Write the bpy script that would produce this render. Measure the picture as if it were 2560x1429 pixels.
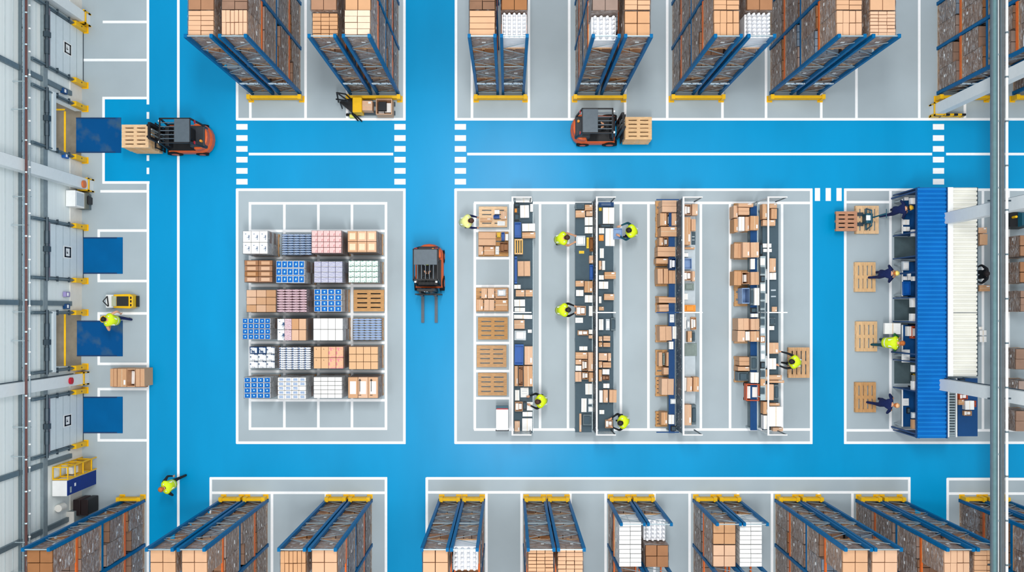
import bpy, bmesh, math, random
from mathutils import Vector, Matrix
random.seed(7)
C = bpy.context.scene.collection
for o in list(bpy.data.objects): bpy.data.objects.remove(o)
sc = bpy.context.scene
# ------------------------------------------------------------------ camera, world, lights, exposure
H = 36.0; PPM = 62.0; CX = 1272.0; CY = 780.0
cd = bpy.data.cameras.new('camera'); cam = bpy.data.objects.new('camera', cd); C.objects.link(cam)
cam.location = (0, 0, H); cam.rotation_euler = (0, 0, 0)
cd.sensor_width = 36; cd.lens = H*PPM/2560*36
cd.shift_x = (1280-CX)/2560; cd.shift_y = (CY-714.5)/2560
cd.clip_end = 200; sc.camera = cam
w = bpy.data.worlds.new('world'); sc.world = w; w.use_nodes = True
w.node_tree.nodes['Background'].inputs[0].default_value = (0.95, 0.985, 1.0, 1)
w.node_tree.nodes['Background'].inputs[1].default_value = 0.88
def area(x, y, z, sx, sy, power, col=(1, .985, .96)):
    l = bpy.data.lights.new('skylight', 'AREA'); l.shape = 'RECTANGLE'; l.size = sx; l.size_y = sy; l.energy = power; l.color = col
    o = bpy.data.objects.new('skylight', l); C.objects.link(o); o.location = (x, y, z); return o
for lx, ly in ((-15, 9), (0, 10), (15, 9), (-15, -7), (0, -8), (15, -7)):
    area(lx, ly, 38, 3.0, 9.0, 6200 if lx == 0 else 750)
sc.view_settings.view_transform = 'Standard'; sc.view_settings.look = 'None'
sc.view_settings.exposure = -0.26; sc.view_settings.gamma = 1.0; sc.view_settings.use_curve_mapping = False
# ------------------------------------------------------------------ helpers
def P(px, py, z=0.0):
    s = (H-z)/(H*PPM); return ((px-CX)*s, (CY-py)*s)
def srgb(r, g, b):
    f = lambda c: ((c/255)/12.92 if c/255 <= .04045 else ((c/255+.055)/1.055)**2.4)
    return (f(r), f(g), f(b), 1)
MATS = {}
def mat(name, rgb, rough=.6, metal=0, vary=.10, scale=6, rnd=0.0, bump=0, alpha=1, stretch=None):
    if name in MATS: return MATS[name]
    m = bpy.data.materials.new(name); m.use_nodes = True; nt = m.node_tree; N = nt.nodes; L = nt.links
    b = N['Principled BSDF']; c = srgb(*rgb)
    b.inputs['Roughness'].default_value = rough; b.inputs['Metallic'].default_value = metal
    tc = N.new('ShaderNodeTexCoord'); mp = N.new('ShaderNodeMapping'); L.new(tc.outputs['Object'], mp.inputs[0])
    if stretch: mp.inputs['Scale'].default_value = stretch
    nz = N.new('ShaderNodeTexNoise'); nz.inputs['Scale'].default_value = scale; nz.inputs['Detail'].default_value = 5
    L.new(mp.outputs[0], nz.inputs['Vector'])
    mr = N.new('ShaderNodeMapRange'); mr.inputs[1].default_value = .25; mr.inputs[2].default_value = .75
    mr.inputs[3].default_value = 1-vary; mr.inputs[4].default_value = 1+vary; L.new(nz.outputs['Fac'], mr.inputs[0])
    hs = N.new('ShaderNodeHueSaturation'); hs.inputs['Color'].default_value = c
    if rnd:
        oi = N.new('ShaderNodeObjectInfo'); m2 = N.new('ShaderNodeMapRange'); m2.inputs[3].default_value = 1-rnd; m2.inputs[4].default_value = 1+rnd*.6
        L.new(oi.outputs['Random'], m2.inputs[0]); mu = N.new('ShaderNodeMath'); mu.operation = 'MULTIPLY'
        L.new(mr.outputs[0], mu.inputs[0]); L.new(m2.outputs[0], mu.inputs[1]); L.new(mu.outputs[0], hs.inputs['Value'])
        m3 = N.new('ShaderNodeMapRange'); m3.inputs[3].default_value = 1.1; m3.inputs[4].default_value = .85
        L.new(oi.outputs['Random'], m3.inputs[0]); L.new(m3.outputs[0], hs.inputs['Saturation'])
    else: L.new(mr.outputs[0], hs.inputs['Value'])
    L.new(hs.outputs[0], b.inputs['Base Color'])
    if bump:
        bp = N.new('ShaderNodeBump'); bp.inputs['Strength'].default_value = bump; bp.inputs['Distance'].default_value = .03
        L.new(nz.outputs['Fac'], bp.inputs['Height']); L.new(bp.outputs[0], b.inputs['Normal'])
    b.inputs['Specular IOR Level'].default_value = .14 if name in ('concrete', 'blue_floor_paint', 'white_line_paint') else .08 if 'blue' in name and 'tote' not in name else .25
    MATS[name] = m; return m
def pattern(name, ca, cb, kind='WAVE', scale=8, thr=.5, rough=.5, stretch=(1, 1, 1), dist=3.0, soft=.03):
    """two-ink print: wave, voronoi, noise or brick in object space"""
    if name in MATS: return MATS[name]
    m = bpy.data.materials.new(name); m.use_nodes = True; nt = m.node_tree; N = nt.nodes; L = nt.links
    b = N['Principled BSDF']; b.inputs['Roughness'].default_value = rough; b.inputs['Specular IOR Level'].default_value = .08 if 'blue' in name else .25
    tc = N.new('ShaderNodeTexCoord'); mp = N.new('ShaderNodeMapping'); mp.inputs['Scale'].default_value = stretch; L.new(tc.outputs['Object'], mp.inputs[0])
    if kind == 'WAVE':
        t = N.new('ShaderNodeTexWave'); t.inputs['Distortion'].default_value = dist; t.bands_direction = 'Y'; out = t.outputs['Fac']
    elif kind == 'VOR':
        t = N.new('ShaderNodeTexVoronoi'); out = t.outputs['Distance']
    else:
        t = N.new('ShaderNodeTexNoise'); t.inputs['Detail'].default_value = 4; out = t.outputs['Fac']
    t.inputs['Scale'].default_value = scale; L.new(mp.outputs[0], t.inputs['Vector'])
    cr = N.new('ShaderNodeValToRGB'); cr.color_ramp.elements[0].position = thr-soft; cr.color_ramp.elements[1].position = thr+soft
    cr.color_ramp.elements[0].color = srgb(*ca); cr.color_ramp.elements[1].color = srgb(*cb)
    L.new(out, cr.inputs[0]); L.new(cr.outputs[0], b.inputs['Base Color']); MATS[name] = m; return m
def film(name, rgb, keep, rough=.25, creased=False):
    """clear plastic film / sheer panel: part see-through, part glossy skin with creases"""
    if name in MATS: return MATS[name]
    m = bpy.data.materials.new(name); m.use_nodes = True; nt = m.node_tree; N = nt.nodes; L = nt.links
    b = N['Principled BSDF']; b.inputs['Base Color'].default_value = srgb(*rgb); b.inputs['Roughness'].default_value = rough
    tc = N.new('ShaderNodeTexCoord'); mp = N.new('ShaderNodeMapping'); mp.inputs['Scale'].default_value = (1.2, 1.2, 3.2); L.new(tc.outputs['Object'], mp.inputs[0])
    nz = N.new('ShaderNodeTexNoise'); nz.inputs['Scale'].default_value = 2.6; nz.inputs['Detail'].default_value = 6; nz.inputs['Distortion'].default_value = 1.6; L.new(mp.outputs[0], nz.inputs['Vector'])
    mr = N.new('ShaderNodeMapRange'); mr.inputs[1].default_value = .35; mr.inputs[2].default_value = .68; mr.inputs[3].default_value = max(0, keep-.3); mr.inputs[4].default_value = min(1, keep+.45)
    L.new(nz.outputs['Fac'], mr.inputs[0]); L.new(mr.outputs[0], b.inputs['Alpha'])
    bp = N.new('ShaderNodeBump'); bp.inputs['Strength'].default_value = .8; bp.inputs['Distance'].default_value = .06; L.new(nz.outputs['Fac'], bp.inputs['Height']); L.new(bp.outputs[0], b.inputs['Normal'])
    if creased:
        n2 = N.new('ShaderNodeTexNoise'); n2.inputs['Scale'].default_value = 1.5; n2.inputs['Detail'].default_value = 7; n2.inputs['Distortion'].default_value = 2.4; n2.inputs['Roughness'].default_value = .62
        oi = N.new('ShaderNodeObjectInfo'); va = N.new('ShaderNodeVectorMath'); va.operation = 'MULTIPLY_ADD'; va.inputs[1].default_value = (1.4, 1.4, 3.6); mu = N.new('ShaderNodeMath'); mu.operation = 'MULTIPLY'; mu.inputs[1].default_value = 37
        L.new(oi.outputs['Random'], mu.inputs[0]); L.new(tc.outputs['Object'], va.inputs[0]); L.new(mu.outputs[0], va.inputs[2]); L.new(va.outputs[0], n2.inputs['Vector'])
        cr = N.new('ShaderNodeValToRGB'); e = cr.color_ramp.elements; e[0].position = .30; e[0].color = srgb(92, 74, 62); e[1].position = .63; e[1].color = srgb(236, 238, 240)  # white end of the ramp paints the sheen on film folds into the colour
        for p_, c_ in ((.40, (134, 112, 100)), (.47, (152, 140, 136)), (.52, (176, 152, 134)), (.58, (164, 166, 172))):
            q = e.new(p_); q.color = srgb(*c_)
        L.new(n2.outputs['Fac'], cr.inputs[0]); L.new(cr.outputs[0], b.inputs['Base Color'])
    MATS[name] = m; return m
class MB:
    def __init__(s): s.v = []; s.f = []; s.m = []; s.sm = False
    def box(s, x0, y0, z0, x1, y1, z1, mi=0, rot=0, taper=0):
        if x1 < x0: x0, x1 = x1, x0
        if y1 < y0: y0, y1 = y1, y0
        b = len(s.v); t = taper
        q = [(x0, y0, z0), (x1, y0, z0), (x1, y1, z0), (x0, y1, z0), (x0+t, y0+t, z1), (x1-t, y0+t, z1), (x1-t, y1-t, z1), (x0+t, y1-t, z1)]
        if rot:
            cx, cy = (x0+x1)/2, (y0+y1)/2; c, n = math.cos(rot), math.sin(rot)
            q = [(cx+(x-cx)*c-(y-cy)*n, cy+(x-cx)*n+(y-cy)*c, z) for x, y, z in q]
        s.v += q
        for f in ((3, 2, 1, 0), (4, 5, 6, 7), (0, 1, 5, 4), (1, 2, 6, 5), (2, 3, 7, 6), (3, 0, 4, 7)):
            s.f.append([b+i for i in f]); s.m.append(mi)
        return s
    def prism(s, pts, z0, z1, mi=0):
        b = len(s.v); n = len(pts)
        s.v += [(x, y, z0) for x, y in pts]+[(x, y, z1) for x, y in pts]
        s.f.append([b+i for i in range(n)][::-1]); s.m.append(mi); s.f.append([b+n+i for i in range(n)]); s.m.append(mi)
        for i in range(n):
            j = (i+1) % n; s.f.append([b+i, b+j, b+n+j, b+n+i]); s.m.append(mi)
        return s
    def tube(s, a, c, r, n=8, mi=0, r2=None, cap=True):
        a = Vector(a); c = Vector(c); d = (c-a); r2 = r if r2 is None else r2
        if d.length < 1e-6: return s
        d.normalize(); u = d.orthogonal().normalized(); w_ = d.cross(u); b = len(s.v)
        for k in range(n):
            t = 2*math.pi*k/n; s.v.append(tuple(a+(u*math.cos(t)+w_*math.sin(t))*r))
        for k in range(n):
            t = 2*math.pi*k/n; s.v.append(tuple(c+(u*math.cos(t)+w_*math.sin(t))*r2))
        for k in range(n):
            j = (k+1) % n; s.f.append([b+k, b+j, b+n+j, b+n+k]); s.m.append(mi)
        if cap:
            s.f.append([b+k for k in range(n)][::-1]); s.m.append(mi); s.f.append([b+n+k for k in range(n)]); s.m.append(mi)
        return s
    def bar(s, a, c, w_, h, mi=0):
        """rectangular bar between two points"""
        a = Vector(a); c = Vector(c); d = c-a
        if d.length < 1e-6: return s
        d.normalize(); up = Vector((0, 0, 1)) if abs(d.z) < .95 else Vector((0, 1, 0))
        u = d.cross(up).normalized(); v = u.cross(d).normalized(); b = len(s.v)
        for p in (a, c):
            for su, sv in ((-1, -1), (1, -1), (1, 1), (-1, 1)): s.v.append(tuple(p+u*su*w_/2+v*sv*h/2))
        for f in ((0, 1, 2, 3), (7, 6, 5, 4), (0, 4, 5, 1), (1, 5, 6, 2), (2, 6, 7, 3), (3, 7, 4, 0)):
            s.f.append([b+i for i in f]); s.m.append(mi)
        return s
    def loft(s, rings, mi=0, cap=True, mis=None):
        b = len(s.v); n = len(rings[0])
        for r in rings: s.v += [tuple(p) for p in r]
        for k in range(len(rings)-1):
            for i in range(n):
                j = (i+1) % n; s.f.append([b+k*n+i, b+k*n+j, b+(k+1)*n+j, b+(k+1)*n+i]); s.m.append(mis[k] if mis else mi)
        if cap:
            s.f.append([b+i for i in range(n)][::-1]); s.m.append(mi); e = b+(len(rings)-1)*n
            s.f.append([e+i for i in range(n)]); s.m.append(mis[-1] if mis else mi)
        return s
    def ball(s, c, r, n=10, m=6, mi=0, sq=(1, 1, 1), half=False):
        rings = []; lo = 0 if half else -math.pi/2
        for k in range(m+1):
            t = lo+(math.pi/2-lo)*k/m; rr = max(math.cos(t), .02)
            rings.append([(c[0]+r*sq[0]*rr*math.cos(2*math.pi*i/n), c[1]+r*sq[1]*rr*math.sin(2*math.pi*i/n), c[2]+r*sq[2]*math.sin(t)) for i in range(n)])
        return s.loft(rings, mi)
    def mesh(s, name, mats):
        me = bpy.data.meshes.new(name); me.from_pydata(s.v, [], s.f)
        for m in (mats if isinstance(mats, (list, tuple)) else [mats]): me.materials.append(m)
        me.polygons.foreach_set('material_index', s.m)
        if s.sm: me.polygons.foreach_set('use_smooth', [True]*len(s.f))
        me.update(); return me
    def build(s, name, mats, parent=None, loc=None, rot=0, bevel=0):
        return link(name, s.mesh(name, mats), parent, loc, rot, bevel)
def link(name, me, parent=None, loc=None, rot=0, bevel=0, scale=None):
    o = bpy.data.objects.new(name, me); C.objects.link(o)
    if parent is not None: o.parent = parent
    if loc is not None: o.location = loc
    if rot: o.rotation_euler = (0, 0, rot)
    if scale is not None: o.scale = scale
    if bevel:
        b = o.modifiers.new('bevel', 'BEVEL'); b.width = bevel; b.segments = 2; b.limit_method = 'ANGLE'
    return o
def tag(o, label, cat, group=None, kind=None):
    o['label'] = label; o['category'] = cat
    if group: o['group'] = group
    if kind: o['kind'] = kind
    return o
def thing(name, label, cat, loc=(0, 0, 0), rot=0, group=None):
    o = bpy.data.objects.new(name, None); C.objects.link(o); o.location = loc; o.rotation_euler = (0, 0, rot); o.empty_display_size = .2
    return tag(o, label, cat, group)
def struct(o): o['kind'] = 'structure'; return o
def copy_tree(o, parent=None):
    c = o.copy(); C.objects.link(c); c.parent = parent
    for ch in list(o.children): copy_tree(ch, c)
    return c
ORD = 'first second third fourth fifth sixth seventh eighth ninth tenth eleventh twelfth thirteenth fourteenth fifteenth sixteenth seventeenth eighteenth nineteenth twentieth'.split()
def ordn(i): return ORD[i] if i < 20 else 'twenty-'+ORD[i-20] if i < 29 else 'thirtieth' if i == 29 else 'thirty-'+ORD[i-30] if i < 39 else 'fortieth'
# ------------------------------------------------------------------ materials
GREY = mat('concrete', (166, 180, 188), .38, vary=.11, scale=.30, bump=.02)
BLUE = mat('blue_floor_paint', (0, 146, 202), .30, vary=.10, scale=.25, stretch=(1.6, .5, 1))
LINE = mat('white_line_paint', (246, 249, 252), .45, vary=.03)
DBLUE = mat('dock_plate_blue', (0, 94, 154), .45, vary=.10, scale=1.2)
WORN = pattern('worn_plate_blue', (2, 78, 138), (66, 96, 120), 'NOISE', 1.3, .60, soft=.10)
WALL = mat('wall_sheet', (232, 240, 240), .5, vary=.06, scale=1.4, stretch=(.4, .06, 5))
PLINTH = mat('plinth', (226, 224, 218), .6, vary=.04)
DOOR = mat('door_panel', (214, 226, 231), .45, vary=.03)
STEEL = mat('grey_steel', (104, 122, 132), .4, .3, vary=.1)
DSTEEL = mat('dark_steel', (62, 76, 86), .4, .3)
GALV = mat('galvanised', (168, 184, 190), .35, .5, vary=.1)
BROWNP = mat('brown_pipe_paint', (98, 68, 66), .45)
YEL = mat('yellow_paint', (238, 186, 20), .4, vary=.07)
WHITE = mat('white_paint', (238, 240, 240), .4, vary=.03)
COLW = mat('column_white', (222, 229, 231), .45, vary=.03)
BLACK = mat('black_plastic', (28, 30, 34), .45)
RUB = mat('rubber', (22, 22, 24), .8)
RBLUE = mat('rack_blue', (2, 96, 150), .4, vary=.12)
RORANGE = mat('rack_orange', (214, 100, 34), .45, vary=.12)
WOOD = mat('pallet_wood', (226, 190, 148), .75, vary=.20, scale=5, rnd=.12, stretch=(1, 7, 3))
WOODD = mat('old_pallet_wood', (198, 154, 108), .8, vary=.24, scale=5, rnd=.1, stretch=(1, 7, 3))
KRAFT = mat('cardboard', (210, 166, 130), .75, vary=.05, scale=3, rnd=.13)
KRAFTD = mat('brown_cardboard', (158, 112, 78), .8, vary=.08, scale=3, rnd=.12)
LINEK = mat('box_seam', (120, 84, 58), .8)
TAPE = mat('packing_tape', (232, 208, 176), .3)
WBOX = mat('white_carton', (240, 241, 240), .55, vary=.04, rnd=.06)
PAPER = mat('paper', (236, 238, 238), .7, vary=.03)
WRAP = film('stretch_film', (150, 156, 164), .42)
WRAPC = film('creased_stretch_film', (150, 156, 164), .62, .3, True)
SHEER = film('sheer_sheet', (214, 228, 234), .35, .15)
BINB = mat('blue_tote', (16, 92, 176), .4, vary=.08)
LBLU = mat('light_blue_tote', (130, 160, 200), .4, vary=.08)
NAVY = mat('navy_bench', (8, 66, 120), .45, vary=.06)
BENCH = mat('dark_bench_mat', (66, 86, 98), .6, vary=.06)
GREYB = mat('grey_tote', (92, 108, 116), .5, vary=.06)
GREYL = mat('light_grey_case', (186, 198, 206), .45, vary=.05)
GGRN = mat('grey_green_mat', (128, 142, 138), .6)
ORG = mat('orange_plastic', (240, 156, 62), .5)
REDO = mat('red_orange_crate', (206, 92, 54), .5)
FORK = mat('forklift_orange', (216, 96, 42), .35, vary=.05)
FGREY = mat('guard_plate_grey', (84, 96, 106), .35)
TEAL = mat('teal_machine', (28, 84, 104), .4)
VEST = mat('hi_vis_yellow', (214, 238, 34), .6, vary=.08, scale=12, bump=.3)
VESTP = mat('pale_yellow_vest', (232, 236, 150), .6, vary=.06, scale=12, bump=.3)
REFL = mat('reflective_tape', (214, 224, 220), .3)
SKIN = mat('skin', (226, 170, 136), .5, vary=.04)
NAVC = mat('navy_cloth', (22, 36, 84), .8, vary=.15, scale=14, bump=.4)
BLKC = mat('black_cloth', (30, 34, 40), .8, vary=.15, scale=14, bump=.4)
TEALC = mat('teal_cloth', (24, 78, 92), .8, vary=.15, scale=14, bump=.4)
GRNC = mat('green_cloth', (40, 120, 60), .8, vary=.15, scale=14, bump=.4)
HAIRB = mat('brown_hair', (74, 50, 40), .6, vary=.25, scale=30)
HAIRD = mat('dark_hair', (40, 34, 36), .6, vary=.25, scale=30)
HAIRG = mat('ginger_hair', (196, 112, 56), .6, vary=.2, scale=30)
EYE = mat('eye', (30, 26, 24), .2)
ROOFB = mat('blue_roof_sheet', (20, 116, 196), .32, vary=.10, scale=1.2)
ROOFW = mat('white_roof_sheet', (228, 228, 220), .4, vary=.05, scale=1.2)
DKCON = mat('dock_pit_concrete', (128, 120, 106), .85, vary=.22, scale=2.2)
PERF = pattern('perforated_board', (228, 232, 232), (44, 56, 68), 'VOR', 16, .26, dist=0)
SIGNM = pattern('sign_marks', (214, 230, 240), (40, 70, 100), 'NOISE', 14, .60, stretch=(1, .6, .6), soft=.02)
P_BW = pattern('blue_wave_print', (24, 92, 160), (222, 232, 240), 'WAVE', 9, .52, dist=5)
P_BW2 = pattern('blue_pack_print', (14, 100, 186), (228, 238, 246), 'WAVE', 7, .50, dist=2.2)
P_PK = pattern('pink_print', (232, 190, 188), (190, 130, 134), 'NOISE', 16, .62)
P_PKR = pattern('pink_purple_print', (240, 214, 218), (126, 84, 112), 'WAVE', 10, .66, dist=8)
P_MT = pattern('mint_print', (220, 236, 228), (124, 176, 160), 'NOISE', 17, .58)
P_PU = pattern('violet_band_print', (238, 238, 246), (92, 100, 160), 'WAVE', 7, .55, dist=3)
P_BD = pattern('blue_dot_print', (16, 100, 180), (236, 240, 244), 'VOR', 14, .33)
P_BC = pattern('blue_carton_print', (14, 98, 180), (112, 176, 226), 'NOISE', 13, .64)
P_PKK = pattern('pink_kraft_print', (226, 176, 140), (216, 130, 140), 'NOISE', 12, .56)
P_GR = pattern('grey_blue_print', (222, 226, 230), (58, 84, 120), 'NOISE', 8, .56)
P_KL = pattern('labelled_kraft', (216, 174, 132), (88, 60, 42), 'NOISE', 10, .68)
CAPW = mat('white_caps', (238, 240, 244), .4, vary=.08)
# ------------------------------------------------------------------ floor and markings
def rect(mb, x0, y0, x1, y1, z0, z1, mi=0):
    a = P(x0, y0); b = P(x1, y1); mb.box(a[0], b[1], z0, b[0], a[1], z1, mi)
fl = MB(); fl.box(-24.5, -16, -.3, 30, 18, 0); floor = struct(fl.build('floor', GREY))
bl = MB()
for r in ((372, -40, 590, 1192), (372, 1192, 526, 1500), (262, 247, 372, 456), (590, 300, 2700, 471), (590, 1108, 2700, 1193), (1013, -40, 1138, 300),
          (1013, 471, 1138, 1108), (967, 1193, 1066, 1500), (2030, 471, 2112, 1108), (2276, 1193, 2368, 1500)):
    rect(bl, *r, .0, .004)
bl.build('blue_lane', BLUE, floor)
ln = MB(); T = 3.2
def hl(y, x0, x1): rect(ln, x0, y-T, x1, y+T, 0, .009)
def vl(x, y0, y1): rect(ln, x-T, y0, x+T, y1, 0, .0085)
for a in ((55, 257, 368), (150, 208, 368), (245, 256, 368), (456, 256, 374), (478, 251, 368), (576, 244, 368), (702, 244, 368), (783, 244, 368), (909, 244, 368), (972, 244, 368), (1100, 244, 368),
          (385, 622, 983), (385, 1168, 2330), (385, 2365, 2700), (298, 591, 1014), (298, 1137, 2700), (474, 591, 1014), (1106, 591, 1014), (474, 1137, 2031), (1106, 1137, 2031),
          (474, 2110, 2700), (1106, 2110, 2700), (1195, 525, 968), (1231, 528, 965), (1195, 1066, 2276), (1230, 1068, 2273), (1197, 2367, 2700), (1233, 2368, 2700),
          (507, 1185, 2030), (1073, 1185, 2030), (505, 2113, 2229), (1075, 2113, 2700)): hl(*a)
for a in ((370, -40, 261), (370, 280, 297), (370, 388, 402), (370, 419, 435), (370, 454, 1500), (446, -40, 1500), (259, 245, 456), (247, 576, 597), (247, 683, 702), (247, 783, 803), (247, 888, 909),
          (247, 972, 992), (247, 1081, 1100), (593, -40, 300), (626, -40, 298), (764, -40, 298), (868, -40, 298), (1011, -40, 300), (1140, -40, 298), (593, 472, 1108), (1011, 472, 1108),
          (1139, 472, 1108), (2028, 472, 1108), (2113, 472, 1108), (2226, 474, 1075), (2457, 474, 1075), (2521, 474, 1075), (527, 1193, 1500), (965, 1193, 1500), (680, 1231, 1500), (815, 1231, 1500),
          (1067, 1193, 1500), (2273, 1193, 1500), (2369, 1195, 1500), (1187, 507, 1073), (1276, 507, 1073)): vl(*a)
for x in (1180, 1322, 1423, 1563, 1668, 1806, 1915, 2053, 2141, 2298, 2412): vl(x, -40, 298)
for x in (1216, 1304, 1426, 1514, 1636, 1724, 1845, 1930, 2047, 2131): vl(x, 1231, 1500)
for x in (1350, 1420, 1552, 1621, 1752, 1825, 1955): vl(x, 507, 1073)
for x in (625, 711, 796, 880, 965): vl(x, 505, 1073)
for y in (508, 577, 644, 714, 785, 856, 928, 1000, 1071): hl(y, 622, 968)
for y in (577, 645, 715, 786, 857, 927, 995): hl(y, 1187, 1276)
ln.build('line_marking', LINE, floor)
cw = MB()
for x in (591, 986, 1137, 2332):
    for y in (317, 345, 372, 399, 427, 454): rect(cw, x, y-7, x+28, y+7, 0, .009)
for x in (2037, 2064, 2091): rect(cw, x, 470, x+13, 502, 0, .009)
cw.build('crossing_block', LINE, floor)
pit = MB(); rect(pit, 20, 250, 203, 400, -.01, .006); rect(pit, 20, 780, 203, 915, -.01, .006); pit.build('dock_pit', DKCON, floor)
py_ = MB(); rect(py_, 160, 278, 165, 398, 0, .012); rect(py_, 130, 272, 163, 276, 0, .012); rect(py_, 160, 782, 165, 914, 0, .012); py_.build('yellow_pit_line', YEL, floor)
plates = ((191, 294, 303, 382, WORN, 'worn blue dock plate at the open dock beside the forklift carrying pallets'), (203, 593, 307, 684, DBLUE, 'clean blue dock plate before the closed middle dock door'),
          (193, 801, 307, 890, WORN, 'worn scuffed blue dock plate under the walking man in ear defenders'), (203, 991, 307, 1082, DBLUE, 'clean blue dock plate below the open lower dock, before a closed door'))
for x0, y0, x1, y1, m, lab in plates:
    a = P(x0, y0); b = P(x1, y1); t = thing('dock_plate', lab, 'dock plate', (a[0], b[1], 0), group='blue dock plates along the left wall')
    W_, D_ = b[0]-a[0], a[1]-b[1]
    MB().box(0, 0, 0, W_, D_, .022).build('plate', m, t)
    MB().box(W_-.22, 0, .022, W_, D_, .03).build('hinged_lip', m, t)
    for ya in (0, D_-.05): MB().box(0, ya, .022, W_-.22, ya+.05, .032).build('edge_angle', mat('plate_edge', (20, 60, 104), .5), t)
# ------------------------------------------------------------------ left wall
WX = P(203, 0)[0]
def wy(py): return (CY-py)/PPM
wl = MB(); ops = [(398, 278), (914, 782)]
ys = [-15.9, wy(914), wy(782), wy(398), wy(278), 17.9]
for a, b in ((ys[0], ys[1]), (ys[2], ys[3]), (ys[4], ys[5])): wl.box(WX-.25, a, 0, WX, b, 9)
for a, b in ((ys[1], ys[2]), (ys[3], ys[4])): wl.box(WX-.25, a, 2.45, WX, b, 9)
wall = struct(wl.build('wall_left', WALL))
pl = MB()
for a, b in ((-15.9, wy(914)), (wy(782), wy(703)), (wy(568), wy(398)), (wy(278), wy(215)), (wy(75), 17.9)): pl.box(WX, a, 0, WX+.03, b, .95)
pl.build('plinth_panel', PLINTH, wall)
jt = MB()
for k in range(11):
    z = 3.45+k*.5; jt.box(WX, -15.9, z, WX+.01, 17.9, z+.02)
jt.build('sheet_joint', mat('joint_grey', (176, 190, 194), .6), wall)  # thin joint strips, a little greyer than the wall sheet
for py in (248, 759, 1129, 1280):
    MB().box(WX, wy(py)-.09, .95, WX+.1, wy(py)+.09, 9).build('wall_post', STEEL, wall)
MB().box(WX, -15.9, 2.85, WX+.12, 17.9, 3.15).build('wall_rail', mat('rail_grey', (128, 142, 148), .45), wall)
# dock doors
def dock_door(n, pa, pb, is_open, lab):
    y0, y1 = wy(pb), wy(pa); t = bpy.data.objects.new('door_%d' % n, None); C.objects.link(t); t.location = (WX, 0, 0); struct(t); t['label'] = lab
    if not is_open:
        MB().box(.035, y0+.08, .02, .08, y1-.08, 2.7).build('door_leaf', DOOR, t)
        s = MB()
        for k in range(1, 5): s.box(.08, y0+.08, k*.54, .083, y1-.08, k*.54+.012)
        s.build('panel_seam', STEEL, t)
        ym = (y0+y1)/2
        MB().box(.08, ym-.24, .95, .086, ym+.24, 1.6).build('number_plate', WHITE, t)
        r = MB(); r.box(.086, ym-.2, 1.02, .09, ym+.2, 1.12); r.box(.086, ym-.2, 1.42, .09, ym+.2, 1.52); r.box(.086, ym-.2, 1.02, .09, ym-.15, 1.52); r.box(.086, ym+.15, 1.02, .09, ym+.2, 1.52)
        r.box(.086, ym-.05, 1.25, .09, ym-.01, 1.36); r.box(.086, ym-.01, 1.31, .09, ym+.06, 1.34); r.build('plate_border', BLACK, t)
        MB().box(.035, y0+.05, 0, .1, y1-.05, .03).build('bottom_seal', DSTEEL, t)
        s = MB().box(.03, y0+.05, 2.7, .14, y1-.05, 2.85); s.build('door_head', mat('door_head', (122, 112, 124), .5), t)
    else:
        MB().box(.0, y0-.05, 2.42, .22, y1+.05, 2.62).build('open_door_edge', DOOR, t)
        MB().box(.0, y0-.05, 2.66, .16, y1+.05, 2.80).build('door_hood', GALV, t)
    sh = MB(); sh.tube((.2, y0-.1, 3.05), (.2, y1+.1, 3.05), .06, 10); sh.tube((.2, y0+.4, 3.05), (.2, (y0+y1)/2-.2, 3.05), .09, 10); sh.tube((.2, (y0+y1)/2+.2, 3.05), (.2, y1-.4, 3.05), .09, 10)
    sh.box(.1, (y0+y1)/2-.1, 2.95, .3, (y0+y1)/2+.1, 3.15); sh.build('spring_shaft', DSTEEL, t)
    for y in (y0, y1):
        r = MB(); r.box(.03, y-.06, .5, .13, y+.06, 3.9); r.box(.13, y-.02, .5, .19, y+.02, 3.9); r.build('door_track', STEEL, t)
        for z in (1.3, 2.2, 3.0): MB().box(.13, y-.1, z, .2, y+.1, z+.05).build('track_bracket', DSTEEL, t)
docks = ((1, 76, 214, 0, 'closed pale dock door nearest the top of the wall'), (2, 272, 401, 1, 'open dock doorway beside the loaded forklift'), (3, 569, 702, 0, 'closed pale dock door in the middle of the wall'),
         (4, 781, 916, 1, 'open dock doorway near the walking man'), (5, 975, 1107, 0, 'closed pale dock door nearest the blue cabinet'))
k = 0
for n, a, b, op, lab in docks:
    dock_door(n, a, b, op, lab)
    for py in (a, b):
        X, Y = P(211, py); X += .03
        t = thing('door_post_guard', 'yellow upright steel guard, %s along the left wall from the top' % ordn(k), 'guard', (X, Y, 0), group='yellow guards beside the dock doors'); k += 1
        g = MB(); g.box(-.10, -.09, .02, .10, -.07, .95); g.box(-.10, .07, .02, .10, .09, .95); g.box(.08, -.07, .02, .10, .07, .95); g.box(-.1, -.07, .9, .08, .07, .95); g.build('guard_channel', YEL, t)
        MB().box(-.12, -.13, 0, .14, .13, .02).build('foot_plate', YEL, t)
        b_ = MB(); b_.tube((.0, 0, .95), (.0, 0, .965), .03, 8); b_.tube((.10, 0, .5), (.112, 0, .5), .03, 8); b_.build('bolt', DSTEEL, t)
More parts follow.
